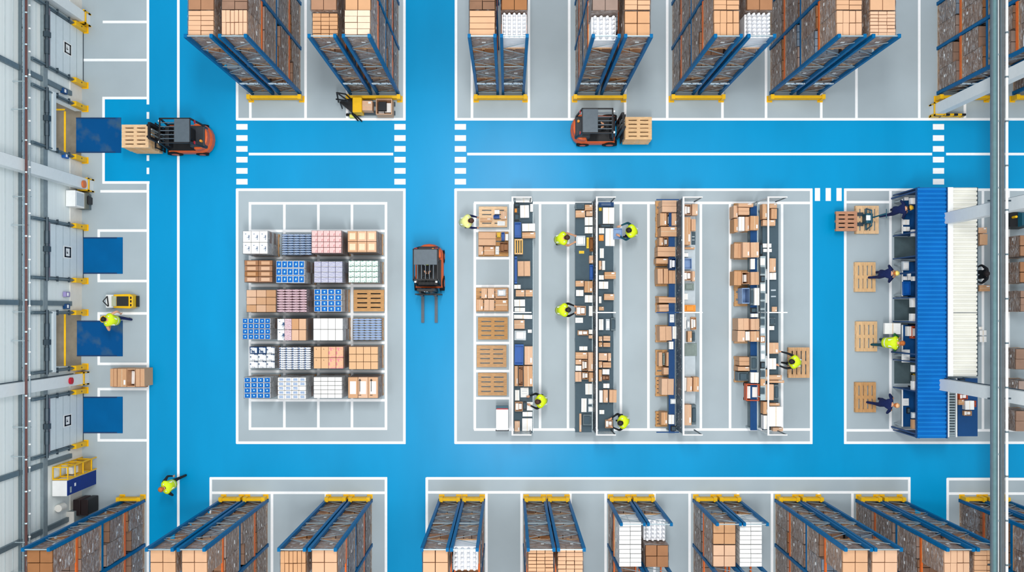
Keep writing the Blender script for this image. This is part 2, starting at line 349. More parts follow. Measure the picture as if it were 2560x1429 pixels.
# columns (structure)
def column(n, bx, by, top, red=False):
    X, Y = P(bx, by); t = bpy.data.objects.new('column_%d' % n, None); C.objects.link(t); t.location = (X, Y, 0); struct(t); t['label'] = 'white steel I-column with yellow foot guard'
    c = MB(); c.box(-.16, .17, 0, .16, .21, top); c.box(-.16, -.21, 0, .16, -.17, top); c.box(-.02, -.17, 0, .02, .17, top); c.box(-.16, -.17, 0, -.13, .17, top); c.box(.13, -.17, 0, .16, .17, top); c.build('column_shaft', COLW, t)
    g = MB()
    for s in (1, -1):
        g.box(-.2, s*.235-.02, .05, .2, s*.235+.02, .22); g.box(-.2, s*.235-.02, .42, .2, s*.235+.02, .56)
        for x in (-.2, .15): g.box(x, s*.235-.02, 0, x+.05, s*.235+.02, .62)
        g.box(s*.19-.015, -.22, .42, s*.19+.015, .22, .5)
    g.build('foot_guard', YEL, t)
    f = MB()
    for s in (1, -1): f.box(-.19, s*.24-.01, .26, .19, s*.24+.01, .38)
    f.build('black_band', BLACK, t)
    MB().tube((.02, .24, 1.0), (.02, .24, top), .02, 6).build('conduit', DSTEEL, t)
    return t
column(1, 216, 52, 9); c2 = column(2, 224, 465, 9); c3 = column(3, 212, 944, 9)
column(4, 2334, 279, 9.5)
A_ = P(2322, 292); t = thing('column_guard_rail', 'long yellow and black striped guard beside the upper right column', 'guard', (A_[0], A_[1], 0))
for q_ in range(8): MB().box(q_*.16, -.04, .3, q_*.16+.16, .04, .44).build('rail_band', YEL if q_ % 2 == 0 else BLACK, t)
for q_ in (0, 1.22): MB().box(q_, -.05, 0, q_+.06, .05, .3).build('guard_foot', YEL, t)
MB().box(0, -.04, .1, 1.28, .04, .18).build('lower_rail', YEL, t); column(5, 2300, 561, 9.5); column(6, 2288, 949, 9.5)
MB().tube((.17, -.05, .9), (.24, -.05, .9), .15, 12).build('alarm_bell', mat('bell_orange', (206, 110, 60), .4), c2)
r_ = MB(); r_.tube((.17, 0, 1.55), (.25, 0, 1.55), .13, 14); r_.build('fire_bell', mat('bell_red', (190, 24, 50), .35), c3)
# cable tray, pipes along left wall
def run(name, label, cat, px, z, mbf, mats, x=None, parts=()):
    X = P(px, 0, z)[0] if x is None else x
    t = thing(name, label, cat, (X, 0, z)); mbf(t); return t
def tray(t, w_, m, y0=-15, y1=15, step=.45):
    a = MB(); a.box(-w_/2, y0, 0, -w_/2+.03, y1, .1); a.box(w_/2-.03, y0, 0, w_/2, y1, .1); a.build('side_rail', m, t)
    b = MB(); n = int((y1-y0)/step)
    for k in range(n): b.box(-w_/2+.03, y0+k*step, .02, w_/2-.03, y0+k*step+.05, .06)
    b.build('rungs', m, t)
run('cable_tray', 'grey-green ladder cable tray fixed along the left wall', 'cable tray', 54, 4.55, lambda t: (tray(t, .24, GALV, step=.22), MB().box(-.06, -15, .06, .05, 15, .10).build('cable_bundle', GREYB, t),
    [MB().box(-.42, y, -.06, .12, y+.06, 0).build('wall_bracket', DSTEEL, t) for y in range(-14, 15, 4)]), None)
def pipe(t, r, m, y0=-15, y1=15, step=.9, cm=None):
    a = MB(); a.tube((0, y0, 0), (0, y1, 0), r, 12); a.sm = True; a.build('pipe_run', m, t)
    n = int((y1-y0)/step); b = MB()
    for k in range(n): b.tube((0, y0+k*step, 0), (0, y0+k*step+.05, 0), r*1.3, 10)
    b.build('clamps', cm or GALV, t)
run('wall_pipe', 'brown painted pipe running the length of the left wall', 'pipe', 65.5, 5.2, lambda t: (pipe(t, .045, BROWNP, step=1.1), [MB().box(-.56, y, -.09, .05, y+.03, -.06).build('wall_bracket', GALV, t) for y in range(-13, 15, 4)]), None)
run('wall_pipe', 'thin pale conduit beside the brown pipe on the left wall', 'pipe', 74, 5.05, lambda t: (pipe(t, .03, GALV, step=.8, cm=WHITE), [MB().box(-.62, y, -.07, .03, y+.03, -.04).build('wall_bracket', GALV, t) for y in range(-12, 15, 4)]), None)
# right overhead services
run('cable_ladder', 'blue-grey cable ladder hung left of the right-hand pipes', 'cable tray', 2483, 7.8, lambda t: (tray(t, .2, STEEL, step=.62), MB().box(-.05, -15, .05, .06, 15, .09).build('cable_bundle', mat('teal_cable', (96, 128, 134), .5), t),
    [MB().box(-.15, y, -.06, .58, y+.05, -.02).build('hanger_arm', DSTEEL, t) for y in (-13, -8, -2.75, 3.5, 8, 11.5)]), None)
run('overhead_pipe', 'white overhead pipe, left one of the right-hand pair', 'pipe', 2494, 7.8, lambda t: (pipe(t, .045, WHITE, step=2.1)), None)
run('overhead_cable_tray', 'dark grey solid cable tray between two white overhead pipes', 'cable tray', 2504, 7.8, lambda t: (MB().box(-.075, -15, 0, .075, 15, .05).build('tray_base', mat('dark_tray', (92, 98, 102), .5), t), MB().box(-.075, -15, .05, -.06, 15, .1).build('side_rail', STEEL, t)), None)
run('overhead_pipe', 'white overhead pipe, right one of the right-hand pair', 'pipe', 2517, 7.8, lambda t: (pipe(t, .045, WHITE, step=1.4, cm=STEEL),), None)
# ------------------------------------------------------------------ pallets and loads
def pallet_meshes(m, L=1.2, D=.9, nb=5):
    """deck boards run along x; narrow slots; cross boards under deck at both ends and the middle"""
    d = MB(); gap = .05; bw = (D-gap*(nb-1))/nb
    for k in range(nb):
        y = -D/2+k*(bw+gap); d.box(-L/2, y, .122, L/2, y+bw, .144)
    for x in (-L/2, -.07, L/2-.14): d.box(x, -D/2+.004, .10, x+.14, D/2-.004, .122)
    for x in (-L/2, -.05, L/2-.1): d.box(x+.001, -D/2+.002, .118, x+.1, D/2-.002, .139)
    b = MB()
    for x in (-L/2+.002, -.07, L/2-.142):
        for y in (-D/2, -.05, D/2-.1): b.box(x, y+.002, .022, x+.14, y+.1, .1)
    for y in (-D/2, -.05, D/2-.1): b.box(-L/2, y, 0, L/2, y+.1, .022)
    return d.mesh('deck', m), b.mesh('blocks', m)
PM = {'new': pallet_meshes(WOOD), 'old': pallet_meshes(WOODD), 'six': pallet_meshes(WOOD, 1.08, .92, 6), 'red': pallet_meshes(mat('reddish_wood', (180, 132, 104), .8, vary=.2, scale=5, stretch=(1, 7, 3)), 1.0, .86, 5)}
def pallet(kind, cx, cy, z, label, rot=0, L=1.2, D=.9, group=None):
    t = thing('pallet', label, 'pallet', (cx, cy, z), rot, group)
    d, b = PM[kind]; base = {'new': (1.2, .9), 'old': (1.2, .9), 'six': (1.08, .92), 'red': (1.0, .86)}[kind]
    sc_ = (L/base[0], D/base[1], 1)
    link('deck', d, t, scale=sc_); link('blocks', b, t, scale=sc_); return t
def pallet_px(kind, x0, y0, x1, y1, z, label, vert=False, group=None):
    a = P(x0, y0, z+.144); b = P(x1, y1, z+.144); W_, D_ = b[0]-a[0], a[1]-b[1]
    return pallet(kind, (a[0]+b[0])/2, (a[1]+b[1])/2, z, label, math.pi/2 if vert else 0, D_ if vert else W_, W_ if vert else D_, group)
# floor grid of finished goods
G = [
 (607, 577, 669, 634, 3, 2, WBOX, P_GR, 'white cartons with dark printed ends'), (704, 584, 778, 637, 5, 9, P_BW, None, 'blue and white shrink-wrapped rolls'), (779, 576, 853, 632, 5, 4, P_PK, None, 'pink printed cartons'), (869, 577, 941, 630, 3, 2, KRAFT, TAPE, 'taped brown cartons'),
 (611, 650, 681, 705, 2, 4, KRAFTD, KRAFT, 'brown cartons with hand holes'), (690, 651, 761, 707, 5, 3, WBOX, P_BC, 'blue tubs in white trays, five across'), (785, 653, 856, 706, 4, 4, P_PU, None, 'violet-banded white packs'), (871, 651, 945, 706, 5, 4, P_MT, None, 'mint green printed packs'),
 (616, 724, 690, 780, 3, 3, KRAFT, None, 'plain brown cartons beside green slatted ends'), (692, 722, 766, 780, 4, 9, P_PKR, None, 'pink and purple wavy packs'), (785, 722, 854, 779, 4, 4, WBOX, P_BC, 'blue square tubs in white trays, four by four'), None,
 (606, 795, 676, 848, 5, 4, WBOX, P_BC, 'blue dotted cartons jutting over the left line'), (693, 796, 765, 851, 4, 2, KRAFT, None, 'orange-brown cartons beside printed boxes'), (783, 795, 857, 851, 4, 2, WBOX, None, 'plain white cartons'), (882, 795, 953, 850, 5, 9, P_BW2, None, 'low blue and white shrink packs'),
 (624, 866, 687, 920, 3, 3, P_GR, WBOX, 'mixed grey bags and blue cases'), (697, 867, 776, 923, 5, 10, P_BD, None, 'blue packs with white dots'), (784, 866, 858, 921, 4, 2, P_PKK, None, 'pink and tan printed cartons'), (872, 866, 945, 923, 4, 3, P_KL, None, 'labelled brown cartons, four by three'),
 (610, 943, 676, 995, 4, 4, WBOX, P_BC, 'blue cartons in white trays at the lower left corner'), (694, 943, 765, 997, 4, 5, WBOX, P_BW, 'blue wave-printed tubs with one blank square'), (784, 942, 855, 995, 4, 5, WBOX, None, 'small white cartons, four by five'), (870, 942, 945, 995, 3, 1, KRAFT, WBOX, 'tan cartons with black up-arrows')]
def carton_mesh(sx, sy, h, body, patch, name='carton', inset=.12, taper=.006):
    m = MB(); m.box(-sx/2+.004, -sy/2+.004, 0, sx/2-.004, sy/2-.004, h, 0, taper=taper)
    mats = [body]
    if patch is not None:
        i = inset; m.box(-sx*(.5-i), -sy*(.5-i), h, sx*(.5-i), sy*(.5-i), h+.006, 1); mats.append(patch)
        if patch is P_BC: m.box(-sx*.1, -sy*.1, h+.006, sx*.14, sy*.14, h+.009, 2); mats.append(mat('pale_blue_dot', (168, 214, 244), .5))
    return m.mesh(name, mats)
bxs = (668, 755, 840, 922)
for i, g in enumerate(G):
    r, c = divmod(i, 4)
    if g is None:
        pallet_px('old', 884, 724, 960, 778, 0, 'lower pallet of the bare stack in the third goods row', group='bare pallets in the goods block')
        pallet_px('old', 884, 724, 960, 778, .144, 'middle pallet of the bare stack in the third goods row', group='bare pallets in the goods block')
        pallet_px('old', 884, 724, 960, 778, .288, 'empty wooden pallet topping the bare stack in the third goods row', group='bare pallets in the goods block'); continue
    x0, y0, x1, y1, nx, ny, body, patch, desc = g
    cxt = (x0+x1)/2; kk = (CX-cxt)/(CX-bxs[c]); z = min(1.95, max(.5, H*(1-1/kk)))
    a = P(x0, y0, z); b = P(x1, y1, z); W_, D_ = b[0]-a[0], a[1]-b[1]; cx, cy = (a[0]+b[0])/2, (a[1]+b[1])/2
    t = thing('goods_pallet', 'pallet of '+desc, 'pallet load', (cx, cy, 0), group='pallet loads in the marked goods block')
    d, bb = PM['old']; link('pallet_deck', d, t, scale=(min(1.2, W_+.08)/1.2, (D_+.02)/.9, 1)); link('pallet_blocks', bb, t, scale=(min(1.2, W_+.08)/1.2, (D_+.02)/.9, 1))
    nl = max(1, int((z-.144)/.3)); lh = (z-.146)/nl; lower = MB(); sx, sy = W_/nx, D_/ny
    for l in range(nl-1):
        for ix in range(nx):
            for iy in range(max(2, ny//2)):
                s2 = D_/max(2, ny//2); X0 = -W_/2+ix*sx; Y0 = -D_/2+iy*s2
                lower.box(X0+.004, Y0+.004, .146+l*lh, X0+sx-.004, Y0+s2-.004, .146+(l+1)*lh-.004, random.choice((0, 0, 1)))
    if nl > 1: lower.build('lower_cartons', [KRAFTD if body in (KRAFT, KRAFTD, P_KL, P_PKK, P_PK) else body, KRAFTD], t)
    wide = ny > 6
    cm = carton_mesh(sx, sy, lh, body, patch, inset=.08 if patch is P_BC else .2)
    if wide:   # rolls / shrink packs: rounded pads
        cm = MB(); n = 8; rings = []
        for q in range(n+1):
            u = -sx/2+.004+(sx-.008)*q/n; e = .35+.65*math.sin(math.pi*max(.08, min(.92, q/n)))**.4
            rings.append([(u, sy*.47*e*math.cos(a2), lh-.05+.05*e*math.sin(a2) if math.sin(a2) > 0 else 0) for a2 in [math.pi*2*j/8 for j in range(8)]])
        cm.loft(rings); cm.sm = True; cm = cm.mesh('pack', [body])
    for ix in range(nx):
        for iy in range(ny):
            if desc.startswith('brown cartons with hand') and (ix, iy) == (0, 0): pass
            me = cm; nm = 'pack' if wide else 'carton'
            if desc.startswith('orange-brown') and ix < 2:
                me = carton_mesh(sx, sy, lh, P_PKR if ix else P_GR, None)
            if desc.startswith('blue wave') and (ix, iy) == (3, 2): me = carton_mesh(sx, sy, lh, WBOX, None)
            if desc.startswith('mixed') and iy == 2 and ix < 2: me = carton_mesh(sx, sy, lh, NAVY, P_GR)
            if desc.startswith('pink and tan') and ix < 2: me = carton_mesh(sx, sy, lh, P_KL, None)
            zz = .146+(nl-1)*lh-(.0 if random.random() < .7 else .015)
            o = link(nm, me, t, (-W_/2+(ix+.5)*sx, -D_/2+(iy+.5)*sy, zz))
    if desc.startswith('tan cartons with black'):
        ar = MB()
        for x in (-.12, .32):
            ar.box(x-.012, -.15, z+.002, x+.012, D_/2-.12, z+.012); ar.prism([(x-.05, D_/2-.14), (x+.05, D_/2-.14), (x, D_/2-.06)], z+.002, z+.012); ar.box(x-.05, -.3, z+.002, x+.05, -.28, z+.012)
        ar.build('printed_arrow', BLACK, t)
    wr = MB(); e = .012
    q = [(-W_/2-e, -D_/2-e), (W_/2+e, -D_/2-e), (W_/2+e, D_/2+e), (-W_/2-e, D_/2+e)]
    wr.loft([[(x, y, .05) for x, y in q], [(x, y, z-.01) for x, y in q]], cap=False); wr.build('stretch_wrap', WRAP, t)
# ------------------------------------------------------------------ racks
LV = (0.0, 1.9, 3.8, 5.7); FH = 7.5; BAY = 1.8; DEP = .86
def frame_meshes(h, dep=DEP):
    p = MB(); p.box(-.05, -.06, 0, .05, .06, h); p.box(-.055, -.07, 0, .055, .07, .02)
    b = MB(); z = .15; s = 1; hx = dep/2-.05
    while z+.75 < h+.1:
        b.bar((-hx*s, 0, z), (hx*s, 0, z+.62), .02, .028); z += .75; s = -s
    b.bar((-hx, 0, .15), (-hx, 0, h-.04), .02, .02); b.bar((-hx, 0, .15), (hx, 0, .15), .035, .04); b.bar((-hx, 0, h-.04), (hx, 0, h-.04), .035, .04)
    if h > 5: b.bar((-hx, 0, 3.9), (hx, 0, 3.9), .035, .04)
    return p.mesh('post', RBLUE), b.mesh('frame_brace', GALV)
FM = {FH: frame_meshes(FH), 4.1: frame_meshes(4.1)}
BEAM = MB().box(-.025, 0, -.13, .025, BAY-.1, 0).mesh('beam', RORANGE); BEAMB = MB().box(-.025, 0, -.13, .025, BAY-.1, 0).mesh('beam', RBLUE)
# load variants (unit meshes, local origin at pallet base centre)
def load_mesh(seed, nx, ny, nz, h, body, dx=.82, dy=.80, jit=.012):
    rg = random.Random(seed); m = MB(); sx, sy, sz = dx/nx, dy/ny, (h-.15)/nz
    for a in range(nx):
        for b in range(ny):
            for c in range(nz):
                j = rg.uniform(0, jit); k2 = rg.uniform(0, jit); top = rg.uniform(0, jit) if c == nz-1 else 0
                m.box(-dx/2+a*sx+.004+j, -dy/2+b*sy+.004+k2, .148+c*sz, -dx/2+(a+1)*sx-.004-k2, -dy/2+(b+1)*sy-.004-j, .148+(c+1)*sz-.005-top)
    return m.mesh('carton_stack', body)
def bottle_mesh(seed, nx, ny, h, body):
    rg = random.Random(seed); m = MB(); m.box(-.4, -.38, .148, .4, .38, h-.3)
    for a in range(nx):
        for b in range(ny):
            x = -.4+(a+.5)*.8/nx; y = -.38+(b+.5)*.76/ny; r = .36*min(.8/nx, .76/ny)
            m.tube((x, y, h-.3), (x, y, h-.1), r*1.15, 8); m.tube((x, y, h-.1), (x, y, h-.02), r*1.15, 8, 0, r*.7)
    return m.mesh('bottle_cases', body)
GRB = mat('grey_brown_cardboard', (150, 130, 120), .8, vary=.12, scale=3, rnd=.2)
DKB = mat('dark_brown_cardboard', (140, 108, 88), .8, vary=.12, scale=3, rnd=.2)
SLB = mat('slate_wrapped_goods', (122, 136, 152), .7, vary=.15, scale=3, rnd=.2)
LT = {}
def LTm(key, *a):
    LT[key] = load_mesh(len(LT)+3, *a)
LTm('crate', 2, 5, 4, 1.55, KRAFT); LTm('plank', 6, 2, 3, 1.6, KRAFT); LTm('small', 3, 6, 6, 1.3, KRAFT); LTm('pale', 2, 4, 4, 1.6, mat('pale_cardboard', (224, 196, 170), .7, vary=.05, rnd=.05)); LTm('wide', 1, 4, 5, 1.55, KRAFT)
LTm('four', 4, 2, 4, 1.55, KRAFT); LTm('slat', 3, 7, 7, 1.5, KRAFT); LTm('two', 2, 2, 3, 1.5, KRAFT)
LTm('br1', 2, 2, 4, 1.5, GRB); LTm('br2', 2, 3, 3, 1.58, DKB); LTm('br3', 3, 2, 5, 1.45, GRB); LTm('br4', 2, 2, 3, 1.25, DKB); LTm('br5', 2, 2, 4, 1.55, KRAFTD); LTm('sl1', 2, 2, 3, 1.5, SLB); LTm('sl2', 2, 3, 4, 1.4, SLB)
LTm('wht', 2, 5, 4, 1.5, WBOX); LT['bot'] = bottle_mesh(1, 5, 6, 1.5, CAPW); LT['cap'] = bottle_mesh(2, 4, 5, 1.25, CAPW)
LTH = dict(crate=1.55, plank=1.6, small=1.3, pale=1.6, wide=1.55, four=1.55, slat=1.5, two=1.5, br1=1.5, br2=1.58, br3=1.45, br4=1.25, br5=1.55, sl1=1.5, sl2=1.4, wht=1.5, bot=1.5, cap=1.25)
LTW = dict(crate='five-row tan crates', plank='plank-like tan boxes', small='small tan cartons', pale='pale tan cartons', wide='wide tan cartons', four='tall tan cartons', slat='slatted tan trays', two='square tan cartons', br1='grey-brown cartons', br2='dark brown cartons', br3='small grey-brown cartons', br4='low dark cartons', br5='brown cartons', sl1='slate-grey goods', sl2='small slate-grey packs', wht='white cartons', bot='white bottles', cap='white-capped canisters')
wraps = {}
for hh in set(LTH.values()):
    m = MB(); rg = random.Random(int(hh*100)); rings = []
    for k2 in range(7):
        z = .06+(hh-.08)*k2/6; ring = []
        for j in range(16):
            a2 = 2*math.pi*j/16; x, y = math.cos(a2), math.sin(a2); mx = max(abs(x), abs(y)); q = .425+rg.uniform(0, .014)
            ring.append((x/mx*q, y/mx*(q-.028), z))
        rings.append(ring)
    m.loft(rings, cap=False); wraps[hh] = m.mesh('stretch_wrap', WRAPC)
LABMS = []
for sd in range(4):
    rq = random.Random(sd+40); m = MB()
    for q in range(1):
        y = rq.uniform(-.35, .25); z = rq.uniform(.4, 1.15); hh = rq.uniform(.07, .16)
        m.box(.442, y, z, .447, y+rq.uniform(.06, .14), z+hh); y = rq.uniform(-.35, .25); m.box(-.447, y, z, -.442, y+.1, z+hh)
    x = rq.uniform(-.3, .1); m.box(x, -.422, .8, x+.13, -.417, .92); m.box(-x, .417, .7, -x+.1, .422, .84)
    LABMS.append(m.mesh('label_sheet', PAPER))
nload = 0
def rack_load(kind, X, Y, z, where):
    global nload; nload += 1
    t = thing('pallet_load', LTW[kind]+', '+where, 'pallet load', (X, Y, z+.004), group='pallet loads stored in the racks')
    d, b = PM['old']; link('pallet_deck', d, t, rot=math.pi/2, scale=(.82/1.2, .84/.9, 1)); link('pallet_blocks', b, t, rot=math.pi/2, scale=(.82/1.2, .84/.9, 1))
    link(LT[kind].name.split('.')[0], LT[kind], t)
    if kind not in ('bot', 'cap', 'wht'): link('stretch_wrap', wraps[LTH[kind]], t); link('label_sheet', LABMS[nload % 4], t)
    return t
def proj(X, Y, z): s = H*PPM/(H-z); return CX+X*s, CY-Y*s
rg = random.Random(11)
def make_rack(cx_px, base_px, dirn, h, side, which, tops, nm, orange=True, hidden=False):
    """cx_px centre of rack on the floor; dirn +1 runs up the picture; side: which face the middle of the hall sees"""
    X = (cx_px-CX)/PPM; Y = (CY-base_px)/PPM
    t = thing('pallet_rack', 'blue and orange pallet rack, '+nm, 'pallet rack', (X, Y, 0), group='pallet racks')
    pm, bm = FM[h]; nb = 3
    for i in range(nb+1):
        y = dirn*i*BAY
        f = link('upright_frame', bm, t, (0, y, 0))
        for s in (-1, 1): link('post', pm, f, (s*(DEP/2-.02), 0, 0))
    lv = [l for l in LV if l < h-.5]
    for i in range(nb):
        y = i*BAY*dirn if dirn > 0 else -(i+1)*BAY
        for l in lv[1:]:
            for s in (-1, 1): link('beam', BEAM if (l != 3.8) else BEAMB, t, (s*(DEP/2-.02), y+.05, l))
    if dirn > 0:
        sg = MB(); sg.box(-DEP/2+.06, -.09, 1.72, DEP/2-.06, -.07, 1.9); sg.build('rack_sign', SIGNM, t)
    for i in range(nb):
        for j in range(2):
            yy = Y+dirn*(i*BAY+(.5+(.42 if j else -.42)*1.0)*0+.49+j*.82)
            for li, l in enumerate(lv):
                topmost = li == len(lv)-1
                if not side and not (i == 0 and j == 0) and not topmost: continue
                near = yy-dirn*.4
                fx, fy = proj(X, near, l+(1.5 if topmost else 0)); gx, gy = proj(X, near, l+.2)
                fy2 = min(fy, gy) if dirn > 0 else max(fy, gy)
                if dirn > 0 and ((topmost and fy < 2) or (not topmost and gy < 6)): continue
                if dirn < 0 and ((topmost and fy > 1427) or (not topmost and gy > 1424)): continue
                if gx > 2600 and fx > 2600: continue
                if gx < -60: continue
                kind = rg.choice(('br1', 'br2', 'br3', 'br5', 'sl1', 'br1', 'br2', 'br5', 'sl2', 'br4'))
                if topmost: kind = tops[i*2+j] if i*2+j < len(tops) else rg.choice(('two', 'br5', 'crate'))
                if kind is None: continue
                where = 'level %s, %s from aisle, %s' % (('one', 'two', 'three', 'four')[li], ordn(i*2+j), which)
                rack_load(kind, X, yy, l, where)
    return t
def guard(x0, x1, py, lab, two=False):
    a = P(x0, py); b = P(x1, py); t = thing('rack_end_guard', lab, 'guard', (a[0], a[1], 0), group='yellow guards at the rack ends')
    W_ = b[0]-a[0]; g = MB(); g.box(.05, -.055, .30, W_-.05, .055, .42); g.box(.05, -.055, .08, W_-.05, .055, .20); g.build('rail', YEL, t)
    for x in (0, W_-.14):
        q = MB(); q.box(x, -.09, .02, x+.14, .09, .46); q.build('end_post', YEL, t)
        MB().box(x-.04, -.13, 0, x+.18, .13, .02).build('foot_plate', YEL, t)
    return t
topR = [(625, 757, 'crate', 'plank'), (870, 1002, 'small', 'pale'), (1187, 1315, 'wide', 'bot'), (1433, 1561, 'cap', 'two'), (1675, 1805, 'four', 'bot'), (1920, 2052, 'four', 'slat'), (2338, 2468, 'br2', 'br1'), (2527, 2657, 'br1', 'br2')]
for i, (x0, x1, kl, kr) in enumerate(topR):
    for s, kd in ((0, kl), (1, kr)):
        cx = x0+32 if s == 0 else x1-32
        seen = (s == 1) if (x0+x1)/2 < CX else (s == 0)
        half = 'left' if s == 0 else 'right'
        sec = {'crate': 'br5', 'small': 'br5', 'pale': 'two', 'plank': 'br2', 'wide': 'br2', 'bot': 'br5', 'cap': 'br1', 'two': 'crate', 'four': 'crate', 'slat': 'two'}.get(kd, 'br1')
        make_rack(cx, 233, 1, FH, seen, '%s half of top pair %s' % (half, ('one', 'two', 'three', 'four', 'five', 'six', 'seven', 'eight')[i]), [kd, sec], '%s half of the %s pair along the top' % (half, ordn(i)))
    guard(x0-1, x1+2, 248, 'long yellow floor guard ending the %s rack pair along the top' % ordn(i))
botR = [(300, 360, None, 'br5', 1), (555, 668, 'two', 'two', 0), (817, 928, 'plank', 'two', 0), (1100, 1209, 'two', 'cap', 0), (1311, 1421, 'slat', 'small', 0), (1522, 1632, 'wht', 'cap', 0), (1735, 1845, 'two', 'wht', 0), (1940, 2049, 'two', 'two', 0), (2142, 2252, 'four', 'crate', 0), (2400, 2510, 'br1', 'br5', 0)]
for i, (x0, x1, kl, kr, single) in enumerate(botR):
    hh = 4.1 if i in (5, 6) else FH; nmx = ('zero', 'one', 'two', 'three', 'four', 'five', 'six', 'seven', 'eight', 'nine')[i]
    for s, kd in ((0, kl), (1, kr)):
        if single and s == 0: continue
        cx = x0+25 if s == 0 else x1-25
        seen = (s == 1) if (x0+x1)/2 < CX else (s == 0)
        half = 'left' if s == 0 else 'right'
        nm = 'single one at the lower left by the wall' if single else '%s half of the %s pair along the bottom' % (half, ordn(i-1))
        wh = 'single rack by the wall' if single else '%s half of bottom pair %s' % (half, nmx)
        make_rack(cx, 1250, -1, hh, seen, wh, [kd, {'wht': 'wht', 'two': 'two'}.get(kd, 'br5'), 'two' if hh < 5 else 'br5', 'br5'], nm)
        guard(x0 if s == 0 else (x0+x1)/2+3, (x0+x1)/2-3 if s == 0 else x1+1, 1243, 'short yellow floor guard, '+('single rack by the wall' if single else '%s half of the %s pair along the bottom' % (half, ordn(i-1)))) if not single else guard(302, 362, 1243, 'yellow floor guard at the single rack by the wall')
print('rack loads', nload)
# ------------------------------------------------------------------ loose items
def m_closed(body, seam=LINEK):
    m = MB(); m.box(-.5, -.5, 0, .5, .5, .985, 0); m.box(-.035, -.5, .985, .035, .5, 1.0, 1); m.box(-.006, -.5, 1.0, .006, .5, 1.003, 2); m.box(.2, -.38, .985, .4, -.12, .997, 3); return m.mesh('box_body', [body, TAPE, seam, PAPER])
def m_split(body):
    m = MB(); m.box(-.5, -.5, 0, -.015, .5, 1.0, 0); m.box(.015, -.5, 0, .5, .5, .97, 0); return m.mesh('box_body', [body])
def m_open(body, inner):
    m = MB(); t = .045
    m.box(-.5, -.5, 0, .5, .5, .06); m.box(-.5, -.5, .06, -.5+t, .5, 1); m.box(.5-t, -.5, .06, .5, .5, 1); m.box(-.5+t, -.5, .06, .5-t, -.5+t, 1); m.box(-.5+t, .5-t, .06, .5-t, .5, 1)
    m.box(-.4, -.38, .06, -.05, .35, .55, 1); m.box(.02, -.3, .06, .4, .3, .65, 1); return m.mesh('box_body', [body, inner])
def m_tote(body):
    m = MB(); t = .06; m.box(-.5, -.5, 0, .5, .5, .08)
    m.box(-.5, -.5, .08, -.5+t, .5, 1); m.box(.5-t, -.5, .08, .5, .5, 1); m.box(-.5+t, -.5, .08, .5-t, -.5+t, 1); m.box(-.5+t, .5-t, .08, .5-t, .5, 1); return m.mesh('tote_body', [body])
def m_dev(body, top):
    m = MB(); m.box(-.5, -.5, 0, .5, .5, .8, 0, taper=.02); m.box(-.36, -.36, .8, .3, .36, 1.0, 1, taper=.03); m.box(.34, -.3, .8, .44, .3, .9, 1); return m.mesh('case_body', [body, top])
def m_sheets(body):
    m = MB(); m.box(-.5, -.5, 0, .5, .5, .7); m.box(-.46, -.44, .7, .42, .5, 1.0); m.box(-.34, .1, 1.0, .3, .16, 1.01, 1); m.box(-.34, -.15, 1.0, .3, -.1, 1.01, 1); return m.mesh('sheets', [body, GREYL])
IT = {
 'c': (m_closed(KRAFT), 'carton', 'tan cardboard carton', .30), 's': (m_split(KRAFT), 'carton', 'split-top tan carton', .3), 'o': (m_open(KRAFT, WBOX), 'open_carton', 'open tan carton', .26),
 'w': (m_closed(WBOX, GREYL), 'white_box', 'white box', .18), 'b': (m_tote(BINB), 'blue_tote', 'blue plastic tote', .2), 'g': (m_dev(GREYB, BENCH), 'grey_case', 'dark grey case', .2), 'k': (m_dev(BLACK, BENCH), 'black_device', 'black device', .12),
 'br': (m_open(KRAFTD, KRAFTD), 'brown_tray', 'dark brown tray', .2), 'y': (m_dev(mat('yellow_plastic', (236, 210, 70), .5), YEL), 'yellow_item', 'yellow case', .06), 'p': (m_sheets(PAPER), 'paper_stack', 'stack of white paper', .03),
 'or': (m_dev(ORG, ORG), 'orange_box', 'orange box', .12), 'g3': (m_dev(GREYL, WHITE), 'light_grey_case', 'light grey case', .12), 'lb': (m_tote(LBLU), 'light_blue_tote', 'light blue tote', .3), 'gg': (m_dev(GGRN, GGRN), 'grey_green_pad', 'grey-green pad', .05),
 'x': (m_open(REDO, WBOX), 'red_crate', 'red-orange parts crate', .3), 'f': (m_sheets(BENCH), 'dark_mat', 'flat dark mat', .02), 'bb': (m_open(NAVY, CAPW), 'bottle_crate', 'navy crate of white bottles', .3), 'bl': (m_sheets(NAVY), 'blue_mat', 'flat blue mat', .02)}
CAT = dict(c='carton', s='carton', o='carton', w='box', b='tote', g='case', k='device', br='tray', y='case', p='paper', g3='case', lb='tote', gg='pad', x='crate', f='mat', bb='crate', bl='mat'); CAT['or'] = 'box'
cnt = {}
def items(rows, base, place, group):
    rows = sorted(rows, key=lambda r: (r[1]+r[3], r[0])); tot = {}
    for r in rows: tot[r[4]] = tot.get(r[4], 0)+1
    seen = {}
    for r in rows:
        x0, y0, x1, y1, k2 = r[:5]; me, nm, word, dh = IT[k2]; h = r[5] if len(r) > 5 else dh; bz = r[6] if len(r) > 6 else base
        a = P(x0, y0, bz+h); b = P(x1, y1, bz+h); W_, D_ = max(.04, b[0]-a[0]-.015), max(.04, a[1]-b[1]-.015)
        i = seen.get(k2, 0); seen[k2] = i+1
        lab = word+', '+(ordn(i)+' such down ' if tot[k2] > 1 else 'on ')+place
        rot = 0; sx, sy = W_, D_
        if k2 in 'cs' and D_ < W_ and h: rot = math.pi/2; sx, sy = D_, W_
        o = link(nm, me, None, ((a[0]+b[0])/2, (a[1]+b[1])/2, bz), rot+random.uniform(-.02, .02)*(1 if W_ > .2 else 0), 0, (sx, sy, h)); tag(o, lab, CAT[k2], group)
BZ = .85
